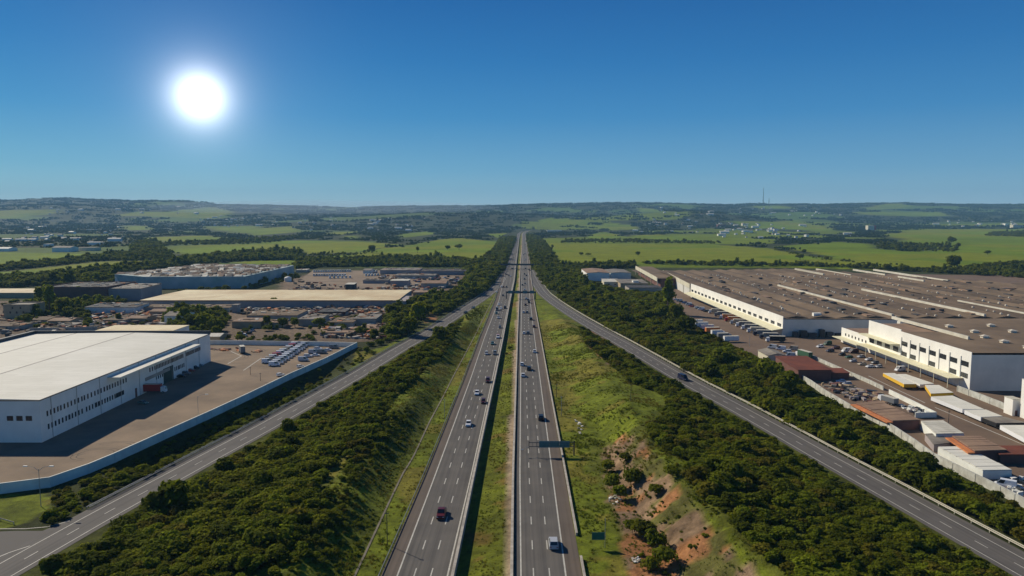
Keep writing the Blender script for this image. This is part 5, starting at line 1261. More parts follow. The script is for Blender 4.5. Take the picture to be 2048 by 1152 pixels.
def lamp(px, py, h_, label, arms=2, m='galv'):
    p = at(px, py); p.z = float(terrain(p.x, p.y)); t_ = thing('street_lamp', label, 'street lamp', p)
    mb = MB(); mb.tube([(0, 0, -.3), (0, 0, h_)], .10, 6, r2=.06); mb.build('pole', M[m], t_)
    for s_ in ((-1, 1) if arms == 2 else (1,)):
        mb = MB(); mb.tube([(0, 0, h_ - .6), (s_ * 1.2, 0, h_ + .4), (s_ * 3.0, 0, h_ + .7)], .05, 5); mb.build('arm', M[m], t_)
        mb = MB(); mb.box(s_ * 3.5 - .55, s_ * 3.5 + .55, -.2, .2, h_ + .6, h_ + .82); mb.build('lamp_head', M['wallwhite'], t_)
lamp(82, 1013, 10.5, 'tall double armed street lamp standing on the lower left lawn')
lamp(397, 838, 9, 'single armed street lamp inside the left yard wall', 1)
def pole(px, py, h_, label, m='dark'):
    p = at(px, py); p.z = float(terrain(p.x, p.y)); t_ = thing('pole', label, 'pole', p)
    mb = MB(); mb.tube([(0, 0, -.3), (0, 0, h_)], .12, 6, r2=.08); mb.build('shaft', M[m], t_)
    mb = MB(); mb.box(-.5, .5, -.06, .06, h_ - .5, h_ - .35); mb.build('crossarm', M[m], t_)
pole(774.6, 1090, 8.2, 'thin dark pole on the grass beside the oncoming carriageway', 'dark')
pole(889, 838, 8, 'thin pole farther up the left grass verge', 'galv')
pole(1123, 832, 8, 'thin pole at the right verge near the gantry', 'galv')
pole(1113, 795, 6, 'short dark pole at the right verge beyond the gantry')
pole(1261, 832, 7, 'dark pole on the grassy crest right of the highway')
pole(1897, 846, 5, 'dark post standing in the brown factory road')
pole(501, 750, 4, 'dark rusty post in the left yard near the vans, left one'); pole(521, 762, 4, 'dark rusty post in the left yard near the vans, right one')
pole(1499, 693, 9, 'pole at the corner where the factory yard meets the trees', 'galv')

# antenna masts on the hills
def mast(px, top, yd, label):
    p = at(px, H0 + 30); x = (px - CX) / F * yd; z = float(terrain(x, yd)); hgt = HC + (H0 - top) * yd / F - z
    t_ = thing('radio_mast', label, 'radio mast', (x, yd, z)); r_ = 5.0
    mb = MB()
    for i in range(4):
        a = math.pi / 4 + i * math.pi / 2; mb.tube([(r_ * math.cos(a), r_ * math.sin(a), 0), (.8 * math.cos(a), .8 * math.sin(a), hgt)], 1.0, 4)
    mb.build('leg', M['dark'], t_)
    mb = MB(); n = 12
    for k in range(n):
        z0_, z1_ = hgt * k / n, hgt * (k + 1) / n; ra, rb = r_ + (.8 - r_) * k / n, r_ + (.8 - r_) * (k + 1) / n
        for i in range(4):
            a = math.pi / 4 + i * math.pi / 2; b2 = a + math.pi / 2 * (1 if k % 2 else -1)
            mb.tube([(ra * math.cos(a), ra * math.sin(a), z0_), (rb * math.cos(b2), rb * math.sin(b2), z1_)], .4, 3)
    mb.build('bracing', M['dark'], t_)
mast(1523, 376, 8300, 'tall radio mast on the hills at the right of the skyline')
mast(1534.5, 397, 8000, 'shorter radio mast just right of the tall one')

# ------------------------------------------------------------------ far houses
def far_house_mesh(wd, dp, h_, roof):
    mb = MB(); mb.box(-wd/2, wd/2, -dp/2, dp/2, -1.5, h_); g = MB(); gable_roof(g, -wd/2, wd/2, -dp/2, dp/2, h_ + .05, dp * .22, .5); mb.add(g.v, g.f, 1)
    return mb.mesh('far_house', [M['wallwhite'], M[roof]])
FH_ = [far_house_mesh(14, 10, 5, 'roofpale'), far_house_mesh(11, 9, 4.5, 'rooftan'), far_house_mesh(30, 12, 6, 'roofpale'), far_house_mesh(12, 10, 7, 'roofgrey')]
def ground_at_px(px, py):
    ys = np.geomspace(700, 12000, 900); xs = (px - CX) / F * (ys * CT + HC * ST)
    zs = terrain(xs, ys); q = proj(xs, ys, zs)[1]
    k = np.argmax(q <= py)
    return Vector((float(xs[k]), float(ys[k]), float(zs[k])))
clusters = [('village on the left plain', 40, (10, 250), (455, 490)), ('hamlet below the left hills', 30, (400, 560), (430, 455)), ('hamlet beyond the left fields', 34, (560, 860), (436, 462)), ('village right of the woods', 46, (1430, 1560), (446, 478)), ('hamlet on the right slope', 20, (1270, 1400), (440, 466)),
            ('town at the right horizon', 20, (1870, 2040), (440, 456)), ('houses on the distant hills', 34, (1300, 1700), (414, 432)), ('houses on the left hills', 24, (100, 420), (412, 430)), ('houses right of middle', 16, (1530, 1700), (448, 476))]
for nm, n, xr, yr in clusters:
    for i in range(n):
        px, py = rnd.uniform(*xr), rnd.uniform(*yr)
        p = ground_at_px(px, py)
        o = put('far_house', rnd.choice(FH_), None, p, rnd.uniform(-.6, .6)); s_ = rnd.uniform(.55, 1.1) * (1 + p.y / 14000); o.scale = (s_,) * 3
        tag(o, 'tiny pale house in the ' + nm, 'house', nm)
def fb(name, label, px0, px1, py, hpx, wall, roof, depth=30, **k):
    p = ground_at_px((px0 + px1) / 2, py); s = F / (p.y * CT + HC * ST); wd = (px1 - px0) / s
    t_ = building(name, label, 'building', p.x - wd / 2, p.x + wd / 2, p.y, p.y + depth, hpx / s, wall, roof, **k); t_.location.z = p.z - .5; return t_
fb('long_shed', 'long white shed in the left village', 138, 168, 456, 2, 'wallwhite', 'roofwhite')
fb('long_shed', 'shorter white shed right of the long one in the left village', 173, 187, 461, 2.4, 'wallwhite', 'roofwhite')
fb('farm_hall', 'grey farm hall with pale wall at the edge of the upper left field', 104, 141, 504, 9, 'wallwhite', 'roofgrey', 30, kind='gable', rise=3)
fb('farm_hall', 'pale farm sheds right of the grey farm hall', 150, 190, 502, 7, 'wallcream', 'roofgrey', 25)
fb('farm_hall', 'white roofed shed above the farm hall', 87, 96, 493, 5, 'wallwhite', 'roofwhite', 25)
fb('white_dome_hall', 'low white curved hall at the left edge of the fields', -20, 17, 503, 6, 'wallwhite', 'roofwhite', 30, kind='gable', rise=3)
fb('long_shed', 'long white shed beside the far end of the highway', 1094, 1123, 462.5, 2.2, 'wallwhite', 'roofwhite', 30)
fb('far_works', 'tall white block with red side on the right plain', 1736, 1748, 460, 9, 'wallcream', 'roofpale', 30)
fb('far_works', 'red side tower joined to the tall white block', 1749, 1752, 460, 9, 'tail', 'roofred', 30)
fb('far_works', 'red roofed works in the village right of the woods', 1436, 1452, 454, 5, 'wallred', 'roofred', 40)
fb('far_works', 'orange sided works left of the sloping field', 1485, 1492, 452, 5, 'wallcream', 'orange', 30)
fb('far_works', 'white and red building in the town at right edge', 2026, 2045, 456, 6, 'wallcream', 'orange', 30)
fb('far_works', 'white block in the town left of the red one', 2010, 2018, 452, 5, 'wallwhite', 'roofwhite', 30)

# ------------------------------------------------------------------ trees
def crown_data(seed, r, rz, nb, nl, ls, flat_=0.0, core=True):
    g = np.random.default_rng(seed)
    c = g.normal(0, 1, (nb, 3)); c /= np.linalg.norm(c, axis=1)[:, None]; c *= (g.random(nb) ** .5)[:, None] * .62
    c[:, 2] *= .8; br = g.uniform(.24, .46, nb)
    V, Fq = [], []
    pk_ = g.integers(0, nb, nl); d = g.normal(0, 1, (nl, 3)); d /= np.linalg.norm(d, axis=1)[:, None]; d[:, 2] = np.where(d[:, 2] < -.35, -d[:, 2], d[:, 2])
    P = c[pk_] + d * (br[pk_] * g.uniform(.66, 1.5, nl))[:, None]
    nrm_ = d + g.normal(0, .45, (nl, 3)) + np.array([0, 0, .25]); nrm_ /= np.linalg.norm(nrm_, axis=1)[:, None]
    u = np.cross(nrm_, g.normal(0, 1, (nl, 3))); u /= np.linalg.norm(u, axis=1)[:, None]; v = np.cross(nrm_, u)
    sz = (g.uniform(.6, 1.25, nl) * ls)[:, None]
    P = P * np.array([r, r, rz]) / .95
    q_ = np.stack([P - u * sz - v * sz * .55, P + u * sz * .2 - v * sz * .8, P + u * sz + v * sz * .5, P - u * sz * .3 + v * sz * .75], 1)
    V = q_.reshape(-1, 3); Fq = (np.arange(nl)[:, None] * 4 + np.arange(4)[None]).tolist(); V = V.tolist()
    if core:
        for k in range(nb):
            o = len(V); R_ = br[k] * .64
            for (ph, n_) in ((-.9, 1), (-.3, 6), (.45, 6), (1.2, 1)):
                for j in range(n_):
                    a = 2 * math.pi * j / n_ + ph; x = R_ * math.cos(ph if n_ > 1 else math.copysign(math.pi / 2, ph))
                    V.append([(c[k, 0] + x * math.cos(a)) * r / .95, (c[k, 1] + x * math.sin(a)) * r / .95, (c[k, 2] + R_ * math.sin(ph if n_ > 1 else math.copysign(math.pi / 2, ph))) * rz / .95])
            for j in range(6):
                j2 = (j + 1) % 6; Fq += [[o, o + 1 + j2, o + 1 + j], [o + 1 + j, o + 1 + j2, o + 7 + j2, o + 7 + j], [o + 7 + j, o + 7 + j2, o + 13]]
    V = np.array(V); V[:, 2] += rz * .92
    return V, Fq
def mk(name, V, Fq, m):
    me = bpy.data.meshes.new(name); me.from_pydata(V.tolist() if hasattr(V, 'tolist') else V, [], Fq); me.materials.append(m); me.update(); return me
def trunk_mesh(h_, r):
    mb = MB(); mb.tube([(0, 0, -.4), (.05, .02, h_ * .5), (.0, .08, h_)], r, 6, 0, r * .5)
    for k in range(3):
        a = k * 2.1; mb.tube([(0, 0, h_ * .6), (math.cos(a) * h_ * .22, math.sin(a) * h_ * .22, h_ * .95)], r * .5, 5, 0, r * .25)
    return mb.mesh('trunk', M['bark'])
# kind: list of (crown mesh, crown height offset, trunk mesh)
SHRUB = []
for i, (r, rz, nb, nl, ls, m_) in enumerate([(1.9, 1.4, 11, 820, .245, 'leaf_a'), (2.1, 1.5, 12, 900, .25, 'leaf_b'), (1.7, 1.6, 10, 760, .24, 'leaf_c'), (2.2, 1.15, 12, 860, .24, 'leaf_a'), (1.8, 1.9, 11, 840, .25, 'leaf_b'), (1.9, 1.5, 11, 820, .245, 'leaf_d'), (1.6, 1.3, 10, 720, .235, 'leaf_c')]):
    SHRUB.append((mk('crown', *crown_data(100 + i, r, rz, nb, nl, ls), M[m_]), .25, trunk_mesh(1.2, .08)))
TREE = []
for i, (r, rz, nb, nl, ls, m_, th) in enumerate([(3.8, 3.4, 14, 700, .66, 'leaf_b', 2.2), (3.2, 4.2, 14, 650, .62, 'leaf_a', 3.0), (4.4, 3.2, 16, 760, .68, 'leaf_b', 2.6), (2.4, 4.8, 13, 560, .58, 'leaf_c', 3.6), (3.6, 3.6, 14, 680, .64, 'leaf_d', 2.6)]):
    TREE.append((mk('crown', *crown_data(200 + i, r, rz, nb, nl, ls), M[m_]), th * .55, trunk_mesh(th + rz * .8, .28)))
cs, ct_ = bpy.data.collections.new('shrub kinds'), bpy.data.collections.new('tree kinds')
used = set()
def plant(lib, k, x, y, s, rz, label, cat, group, name, coll=None, sz=1.0):
    z = float(terrain(x, y)) - .05
    t_ = thing(name, label, cat, (x, y, z), rz, group); t_.scale = (s, s, s * sz)
    c = put('crown', lib[k][0], t_, (0, 0, lib[k][1])); put('trunk', lib[k][2], t_)
    if coll is not None and (id(lib), k) not in used: used.add((id(lib), k)); coll.objects.link(c); ORDER.setdefault(coll.name, []).append(k)
    return t_
ORDER = {}
def stuff(name, label, cat, pts, coll):
    """pts: array of x, y, z, scale, scale z, rotation, kind"""
    pts = np.array(pts); me = bpy.data.meshes.new(name); me.vertices.add(len(pts)); me.vertices.foreach_set('co', pts[:, :3].ravel().astype(np.float32))
    for nm, ty, arr, key in (('scl', 'FLOAT_VECTOR', np.stack([pts[:, 3], pts[:, 3], pts[:, 4]], 1).ravel(), 'vector'), ('rot', 'FLOAT_VECTOR', np.stack([pts[:, 5] * 0, pts[:, 5] * 0, pts[:, 5]], 1).ravel(), 'vector'), ('kin', 'INT', pts[:, 6].astype(int), 'value')):
        at2 = me.attributes.new(nm, ty, 'POINT'); at2.data.foreach_set(key, arr)
    me.update(); o = put(name, me); tag(o, label, cat, None, 'stuff')
    md = o.modifiers.new('scatter', 'NODES'); md.node_group = scatter_group(coll); return o
GR = {}
def scatter_group(coll):
    if coll.name in GR: return GR[coll.name]
    g = bpy.data.node_groups.new('scatter ' + coll.name, 'GeometryNodeTree')
    g.interface.new_socket('Geometry', in_out='INPUT', socket_type='NodeSocketGeometry'); g.interface.new_socket('Geometry', in_out='OUTPUT', socket_type='NodeSocketGeometry')
    N = g.nodes.new; gi, go = N('NodeGroupInput'), N('NodeGroupOutput'); ip = N('GeometryNodeInstanceOnPoints'); ci = N('GeometryNodeCollectionInfo')
    ci.inputs['Collection'].default_value = coll; ci.inputs['Separate Children'].default_value = True; ci.inputs['Reset Children'].default_value = True
    ip.inputs['Pick Instance'].default_value = True
    def na(n_, ty): a = N('GeometryNodeInputNamedAttribute'); a.data_type = ty; a.inputs['Name'].default_value = n_; return a.outputs[0]
    L = g.links.new
    L(gi.outputs[0], ip.inputs['Points']); L(ci.outputs[0], ip.inputs['Instance']); L(na('kin', 'INT'), ip.inputs['Instance Index'])
    L(na('scl', 'FLOAT_VECTOR'), ip.inputs['Scale']); L(na('rot', 'FLOAT_VECTOR'), ip.inputs['Rotation']); L(ip.outputs[0], go.inputs[0])
    GR[coll.name] = g; return g

LR_POLY = [tuple(float(v) for v in proj(p.x, p.y, 0)) for p in poly_off(LRAMP, -7.6)] + [tuple(float(v) for v in proj(p.x, p.y, 0)) for p in poly_off(LRAMP, 5.6)[::-1]]
RR_POLY = [tuple(float(v) for v in proj(p.x, p.y, 0)) for p in poly_off(RRAMP, -5.6)] + [tuple(float(v) for v in proj(p.x, p.y, 0)) for p in poly_off(RRAMP, 7.8)[::-1]]
HW_POLY = cpx(EDL, range(130, 3000, 30)) + cpx(RDR, range(2980, 120, -30))
YARDS = [[(-330,1006),(0,992),(100,978),(178,950),(230,927),(326.5,882),(423,838),(493.5,804),(579,762),(653,729),(714,698),(716,680),(640,688),(560,688),(408,687),(-330,640)],
         [(1340,570),(1345,600),(1385,648),(1470,690),(1530,720),(1600,756),(1650,790),(1745,840),(1830,893),(1905,940),(2000,988),(2200,1095),(2400,600),(1272,530),(1300,556)]]
KEEP = [LR_POLY, RR_POLY, HW_POLY] + YARDS
def scatter(poly, sp, hpx, smin, smax, avoid=(), clear=True, dens=None, seed=0, kmax=7, world=None):
    """points on the ground within a stretch of land; tops must not stand before a road or yard"""
    P = [at(*p) for p in poly] if world is None else world
    xs = [p.x for p in P]; ys = [p.y for p in P]; g = np.random.default_rng(seed)
    X, Y = np.meshgrid(np.arange(min(xs), max(xs), sp), np.arange(min(ys), max(ys), sp)); X = X.ravel() + g.uniform(-.48, .48, X.size) * sp; Y = Y.ravel() + g.uniform(-.48, .48, Y.size) * sp
    m = inpoly(X, Y, [(p.x, p.y) for p in P])
    if dens: m &= g.random(X.size) < dens(X, Y)
    X, Y = X[m], Y[m]; Z = terrain(X, Y); S = g.uniform(smin, smax, X.size) * (.4 + 1.3 * fbm(X, Y, 16, 5 + seed, 3))
    ok = np.ones(X.size, bool)
    for (dx, dz) in ((0, 0), (0, .9), (-.8, .6), (.8, .6)):
        px, py = proj(X + dx * S * hpx * .5, Y, Z + dz * S * hpx)
        ok &= ~anypoly(px, py, KEEP if clear else []); ok &= ~anypoly(px, py, avoid)
    X, Y, Z, S = X[ok], Y[ok], Z[ok], S[ok]
    return np.stack([X, Y, Z - .1, S, S * g.uniform(.5, .95, X.size), g.uniform(0, 6.28, X.size), np.where(g.random(X.size) < .5, g.integers(0, kmax, X.size), (fbm(X, Y, 30, 17, 2) * 2.2 * kmax).astype(int) % kmax)], 1)

# --- left thicket between the ramp and the highway slope
ditw = [Vector((float(DIT(y)) - 1.0, y, 0)) for y in range(70, 640, 15)]
rampw = [p for p in poly_off(LRAMP, 5.6) if 60 < p.y < 640]
BR = [LAWN[4], [(640,965),(700,890),(715,885),(655,968)]]
lt = scatter(None, 1.65, 2.6, .4, 1.6, avoid=BR, seed=1, world=ditw + rampw[::-1], dens=lambda x, y: np.where(fbm(x, y, 20, 3, 3) > .40, .95, .45))
# low growth only on the face of the slope above the drain
f_ = np.clip((DIT(lt[:, 1]) - lt[:, 0]) / 19, .22, 1); lt[:, 3] *= f_; lt[:, 4] *= f_; lt = lt[(f_ > .93) | (np.random.default_rng(3).random(len(lt)) < .75)]
# --- right thicket between crest and ramp
crw = [Vector((float(CRR(y)) + 2.0, y, 0)) for y in range(70, 660, 15)]
rw = [p for p in poly_off(RRAMP, -5.6) if 60 < p.y < 660]
rt = scatter(None, 1.65, 2.6, .4, 1.5, avoid=[LAWN[1], LAWN[5], LAWN[6]], seed=2, world=crw + rw[::-1], dens=lambda x, y: np.where(fbm(x, y, 20, 13, 3) > .36, .95, .5))
# --- strip between the right ramp and the compounds
sw = [p for p in poly_off(RRAMP, 10.6) if 60 < p.y < 700]
ow = [at(*p) for p in [(2400,1180),(2200,1094),(2060,1018),(2000,986),(1905,938),(1830,890),(1745,838),(1650,786),(1600,752),(1530,716),(1470,688),(1385,646),(1340,600),(1318,585),(1290,590),(1240,585),(1180,570),(1150,560)]]
st_ = scatter(None, 2.1, 2.6, .6, 2.1, seed=3, world=sw + ow[::-1])
# --- dark bank between the left wall and the ramp
lw = [p for p in poly_off(LRAMP, -8.2) if 170 < p.y < 700]
lo = [at(*p) for p in [(85,995),(178,952),(326,884),(493,806),(653,730),(716,698)]] 
lb_ = scatter(None, 2.4, 2.4, .45, .95, avoid=[LAWN[2]], seed=4, world=[p for p in lw if p.y < 420] + lo[::-1], dens=lambda x, y: np.where(y < 330, .75, .18))
dirt_b = scatter([(1200,900),(1300,890),(1350,950),(1440,1060),(1520,1170),(1250,1170),(1215,1010)], 1.6, 2.6, .12, .5, seed=6, clear=False, dens=lambda x, y: np.where(fbm(x, y, 8, 23, 3) > .62, .35, .03))
verge_b = scatter([(1110,640),(1160,680),(1230,760),(1260,830),(1180,880),(1130,760),(1100,660)], 6, 2.6, .2, .45, seed=7, clear=False, dens=lambda x, y: .18 + 0 * x)
med_b = np.array([[p.x, p.y, float(terrain(p.x, p.y)), s_, s_, 1.0, 0] for p, s_ in ((at(1020, 697), .9), (at(1013, 706), .6), (at(1021, 742), .3))])
def split_near(arr, n):
    o = np.argsort(arr[:, 1]); vis = []
    for i in o:
        px, py = proj(arr[i, 0], arr[i, 1], arr[i, 2] + 1.5)
        if -10 < px < 2058 and py < 1165: vis.append(i)
        if len(vis) >= n: break
    vs_ = set(vis); rest = [i for i in range(len(arr)) if i not in vs_]
    return arr[vis], arr[rest]
for arr, n, lab, grp in ((lt, 115, 'dense olive shrub in the thicket between the left ramp and the highway slope', 'shrubs of the left thicket'), (rt, 105, 'dense dark green shrub in the thicket between the right ramp and the highway', 'shrubs of the right thicket'),
                         (st_, 50, 'leafy shrub in the tree strip between the right ramp and the stained wall', 'shrubs of the strip beside the stained wall')):
    a, rest = split_near(arr, n)
    ysort = np.sort(a[:, 1])
    for r in a:                                                 # say where in its thicket each stands
        k_ = int(np.searchsorted(ysort, r[1]) * 3 / len(a)); dep = ('nearest the bottom edge', 'just above the bottom rows', 'farther up the foreground')[min(k_, 2)]
        lo_, hi_ = {'left': (float(np.interp(r[1], lry, lrx)), float(DIT(r[1]))), 'righ': (float(CRR(r[1])), float(np.interp(r[1], rry, rrx))), 'stri': (float(np.interp(r[1], rry, rrx)), 137.0)}['left' if arr is lt else 'righ' if arr is rt else 'stri']
        f_ = (r[0] - lo_) / max(1.0, hi_ - lo_); sd_ = {0: ('at the ramp side', 'in the middle', 'at the highway side'), 1: ('at the earth slope side', 'in the middle', 'at the ramp side'), 2: ('at the ramp side', 'in the middle', 'at the wall side')}[0 if arr is lt else 1 if arr is rt else 2][max(0, min(2, int(f_ * 3)))]
        base = {0: 'shrub of the left thicket', 1: 'shrub of the right thicket', 2: 'shrub beside the stained wall'}[0 if arr is lt else 1 if arr is rt else 2]
        big = 'large ' if r[3] > 1.25 else 'small ' if r[3] < .6 else ''
        lb2 = big + base + ' ' + sd_ + ', ' + dep
        plant(SHRUB, int(r[6]), r[0], r[1], r[3], r[5], lb2, 'shrub', grp, 'shrub', cs, r[4] / r[3])
    if arr is lt: lt = rest
    elif arr is rt: rt = rest
    else: st_ = rest
sing = [(1222,965,1.5,1,'big dark bush at the top of the bare earth slope, left one'),(1262,965,1.7,1,'big round dark bush on the bare earth slope, right of another'),(1240,985,1.4,2,'bluish green bush at the foot of two dark bushes on the earth slope'),
        (1215,930,1.3,0,'olive bush nearest the sign gantry on the slope edge'),(1252,925,1.2,3,'low bush above the round dark bushes on the slope'),(1345,992,1.2,1,'bush at the upper edge of the orange earth'),(1310,1000,1.1,0,'small bush left of the orange earth edge'),
        (1285,1060,1.7,0,'wide olive bush behind the green road sign'),(1310,1085,1.7,2,'tall green bush at the middle of the earth slope'),(1330,1115,1.6,1,'dark bush low on the earth slope by reddish soil'),(1302,1120,1.2,3,'low bush beside the tall green one'),(1265,1050,1.1,1,'dark bush just right of the green road sign')]
for px, py, s_, k, lab in sing:
    p = at(px, py, 2.0); plant(SHRUB, k, p.x, p.y, s_, rnd.uniform(0, 6), lab, 'bush', None, 'bush', cs)
# --- single trees
T1 = [(345,1030,.85,0,'tall dark tree standing out of the left thicket beside the ramp',1.1),(318,1035,.7,2,'broad dark tree beside the tall one in the left thicket',1.0),(575,870,.6,0,'small tree standing out at the ramp edge of the left thicket, midway',1.0),
      (1420,760,.9,2,'broad tree in the strip beyond the dark blue van',1.0),(1440,735,1.1,0,'dark tree in the strip behind the broad one beyond the dark blue van',1.0),(1640,840,.8,2,'broad tree by the stained wall in the strip',1.0),(1760,880,.75,0,'dark tree by the stained wall opposite the tan roof',1.0),(1580,960,.6,2,'dark broad bushy tree in the right thicket',1.0),(1250,655,1.1,2,'broad brownish tree in the strip at the start of the right ramp',1.0),
      (877,694,1.0,0,'dark round tree alone by the roadside of the left ramp',.95),(1335,628,1.7,3,'tall reddish green tree at the edge of the factory yard',1.2),(1350,655,1.45,1,'tall dark tree in front of the factory yard row',1.0),(1322,640,1.3,0,'broad tree left of the tall yard trees',1.0),
      (1372,672,1.35,2,'broad dark tree between yard and right ramp',1.0),(1536,768,1.2,2,'spreading tree in front of the pale roofed shed',1.0),(1572,790,1.15,0,'dark tree before the rusty red roof',1.0),
      (818,672,1.35,0,'broad dark tree left of the ramp, front one of a clump',1.0),(800,668,1.2,2,'dark tree at the left of the clump beside the ramp',1.0),(835,655,1.4,1,'tall tree at the back of the clump beside the ramp',1.1),(842,640,1.3,0,'rounded olive tree above the clump beside the ramp',1.0),
      (590,655,.7,0,'small dark tree right of the long workshop',1.1),(535,655,.75,1,'leaning dark tree left of the tan lean-to',1.0),(565,655,.75,0,'leaning dark tree right of the tan lean-to',1.0),(640,655,.9,2,'spreading bushy tree before the grey block',.8),
      (547,612,.8,0,'small round tree against the long warehouse wall',1.0),(385,660,1.2,0,'dense dark tree behind the annex, left one',1.0),(410,662,1.3,2,'dense dark tree behind the annex, middle one',1.0),(370,648,1.1,1,'tree next to the blue grey house',1.0),(430,668,1.1,0,'dense dark tree behind the annex, right one',1.0),
      (743,506,1.5,0,'large round dark tree alone in the middle of the left fields',1.1),(835,506,.9,1,'lollipop shaped tree standing alone in the left field near the highway',1.2),(1276,512,.9,0,'round tree alone in the right field',1.0),(1162,511,.8,0,'small tree pair in the right field, left one',.8),(1176,512,1.1,2,'flat spreading tree in the right field',.5),
      (1105,498,.7,1,'slim palm like tree at the corner of the right field',1.2),(918,500,1.6,2,'wide tree beside the highway wood on the left field',.8),(895,500,1.2,0,'tree left of the wide one on the left field',.9),
      (1608,507,1.0,0,'tree on the path across the right fields',.9),(1600,520,1.2,2,'bushy tree above the roof edge in the right field',.8),(1652,522,.9,0,'small tree by the hedge path in the right field',.9),(1902,490,1.9,2,'tallest tree of the group in the far right field',1.1),(1975,509,1.2,0,'lone flat tree in the far right field',.7),
      (1908,540,1.9,0,'tree at the back right corner of the factory roof',1.1),(60,622,1.1,0,'dark tree behind the tan house',1.0),(100,630,1.5,3,'tall pale green tree right of the tan house',1.1),(85,612,1.5,1,'leafy tree between tan house and red brown block',1.0),(125,628,1.4,0,'leafy tree before the red brown block',1.0),(160,600,1.0,3,'green tree at the end of the red brown block',.9),
      (50,650,1.0,2,'bushy tree beside the shacks at the left edge',.8),(270,598,1.0,0,'dark tree before the derelict factory wall',1.0),(237,645,.6,1,'small dark tree among the shacks',1.0)]
for px, py, s_, k, lab, sz in T1:
    p = at(px, py); s_ *= (1.35 if p.x < 0 or 300 < p.y < 700 else 1.0) if p.y < 900 else 1.5
    plant(TREE, k, p.x, p.y, s_, rnd.uniform(0, 6), lab, 'tree', None, 'tree', ct_, sz)
def remap(a, coll):
    names = sorted(coll.objects, key=lambda o: o.name); order = [ORDER[coll.name][list(coll.objects).index(o)] for o in names]
    inv = {k: i for i, k in enumerate(order)}; a[:, 6] = [inv.get(int(k), 0) for k in a[:, 6]]; return a
for nm, lab, arr in (('thicket', 'dense olive thicket covering the bank between the left ramp and the highway', lt), ('thicket', 'dense dark thicket covering the mound between the right ramp and the highway', rt), ('thicket', 'leafy strip of trees and shrubs outside the right ramp', st_),
                     ('undergrowth', 'dark scrub on the shaded bank below the pale blue wall', lb_), ('undergrowth', 'sparse bushes dotted over the bare earth slope', dirt_b), ('undergrowth', 'small weeds dotted over the right grass verge', verge_b), ('undergrowth', 'few weeds on the grass median', med_b)):
    stuff(nm, lab, 'shrubs', remap(arr, cs), cs)
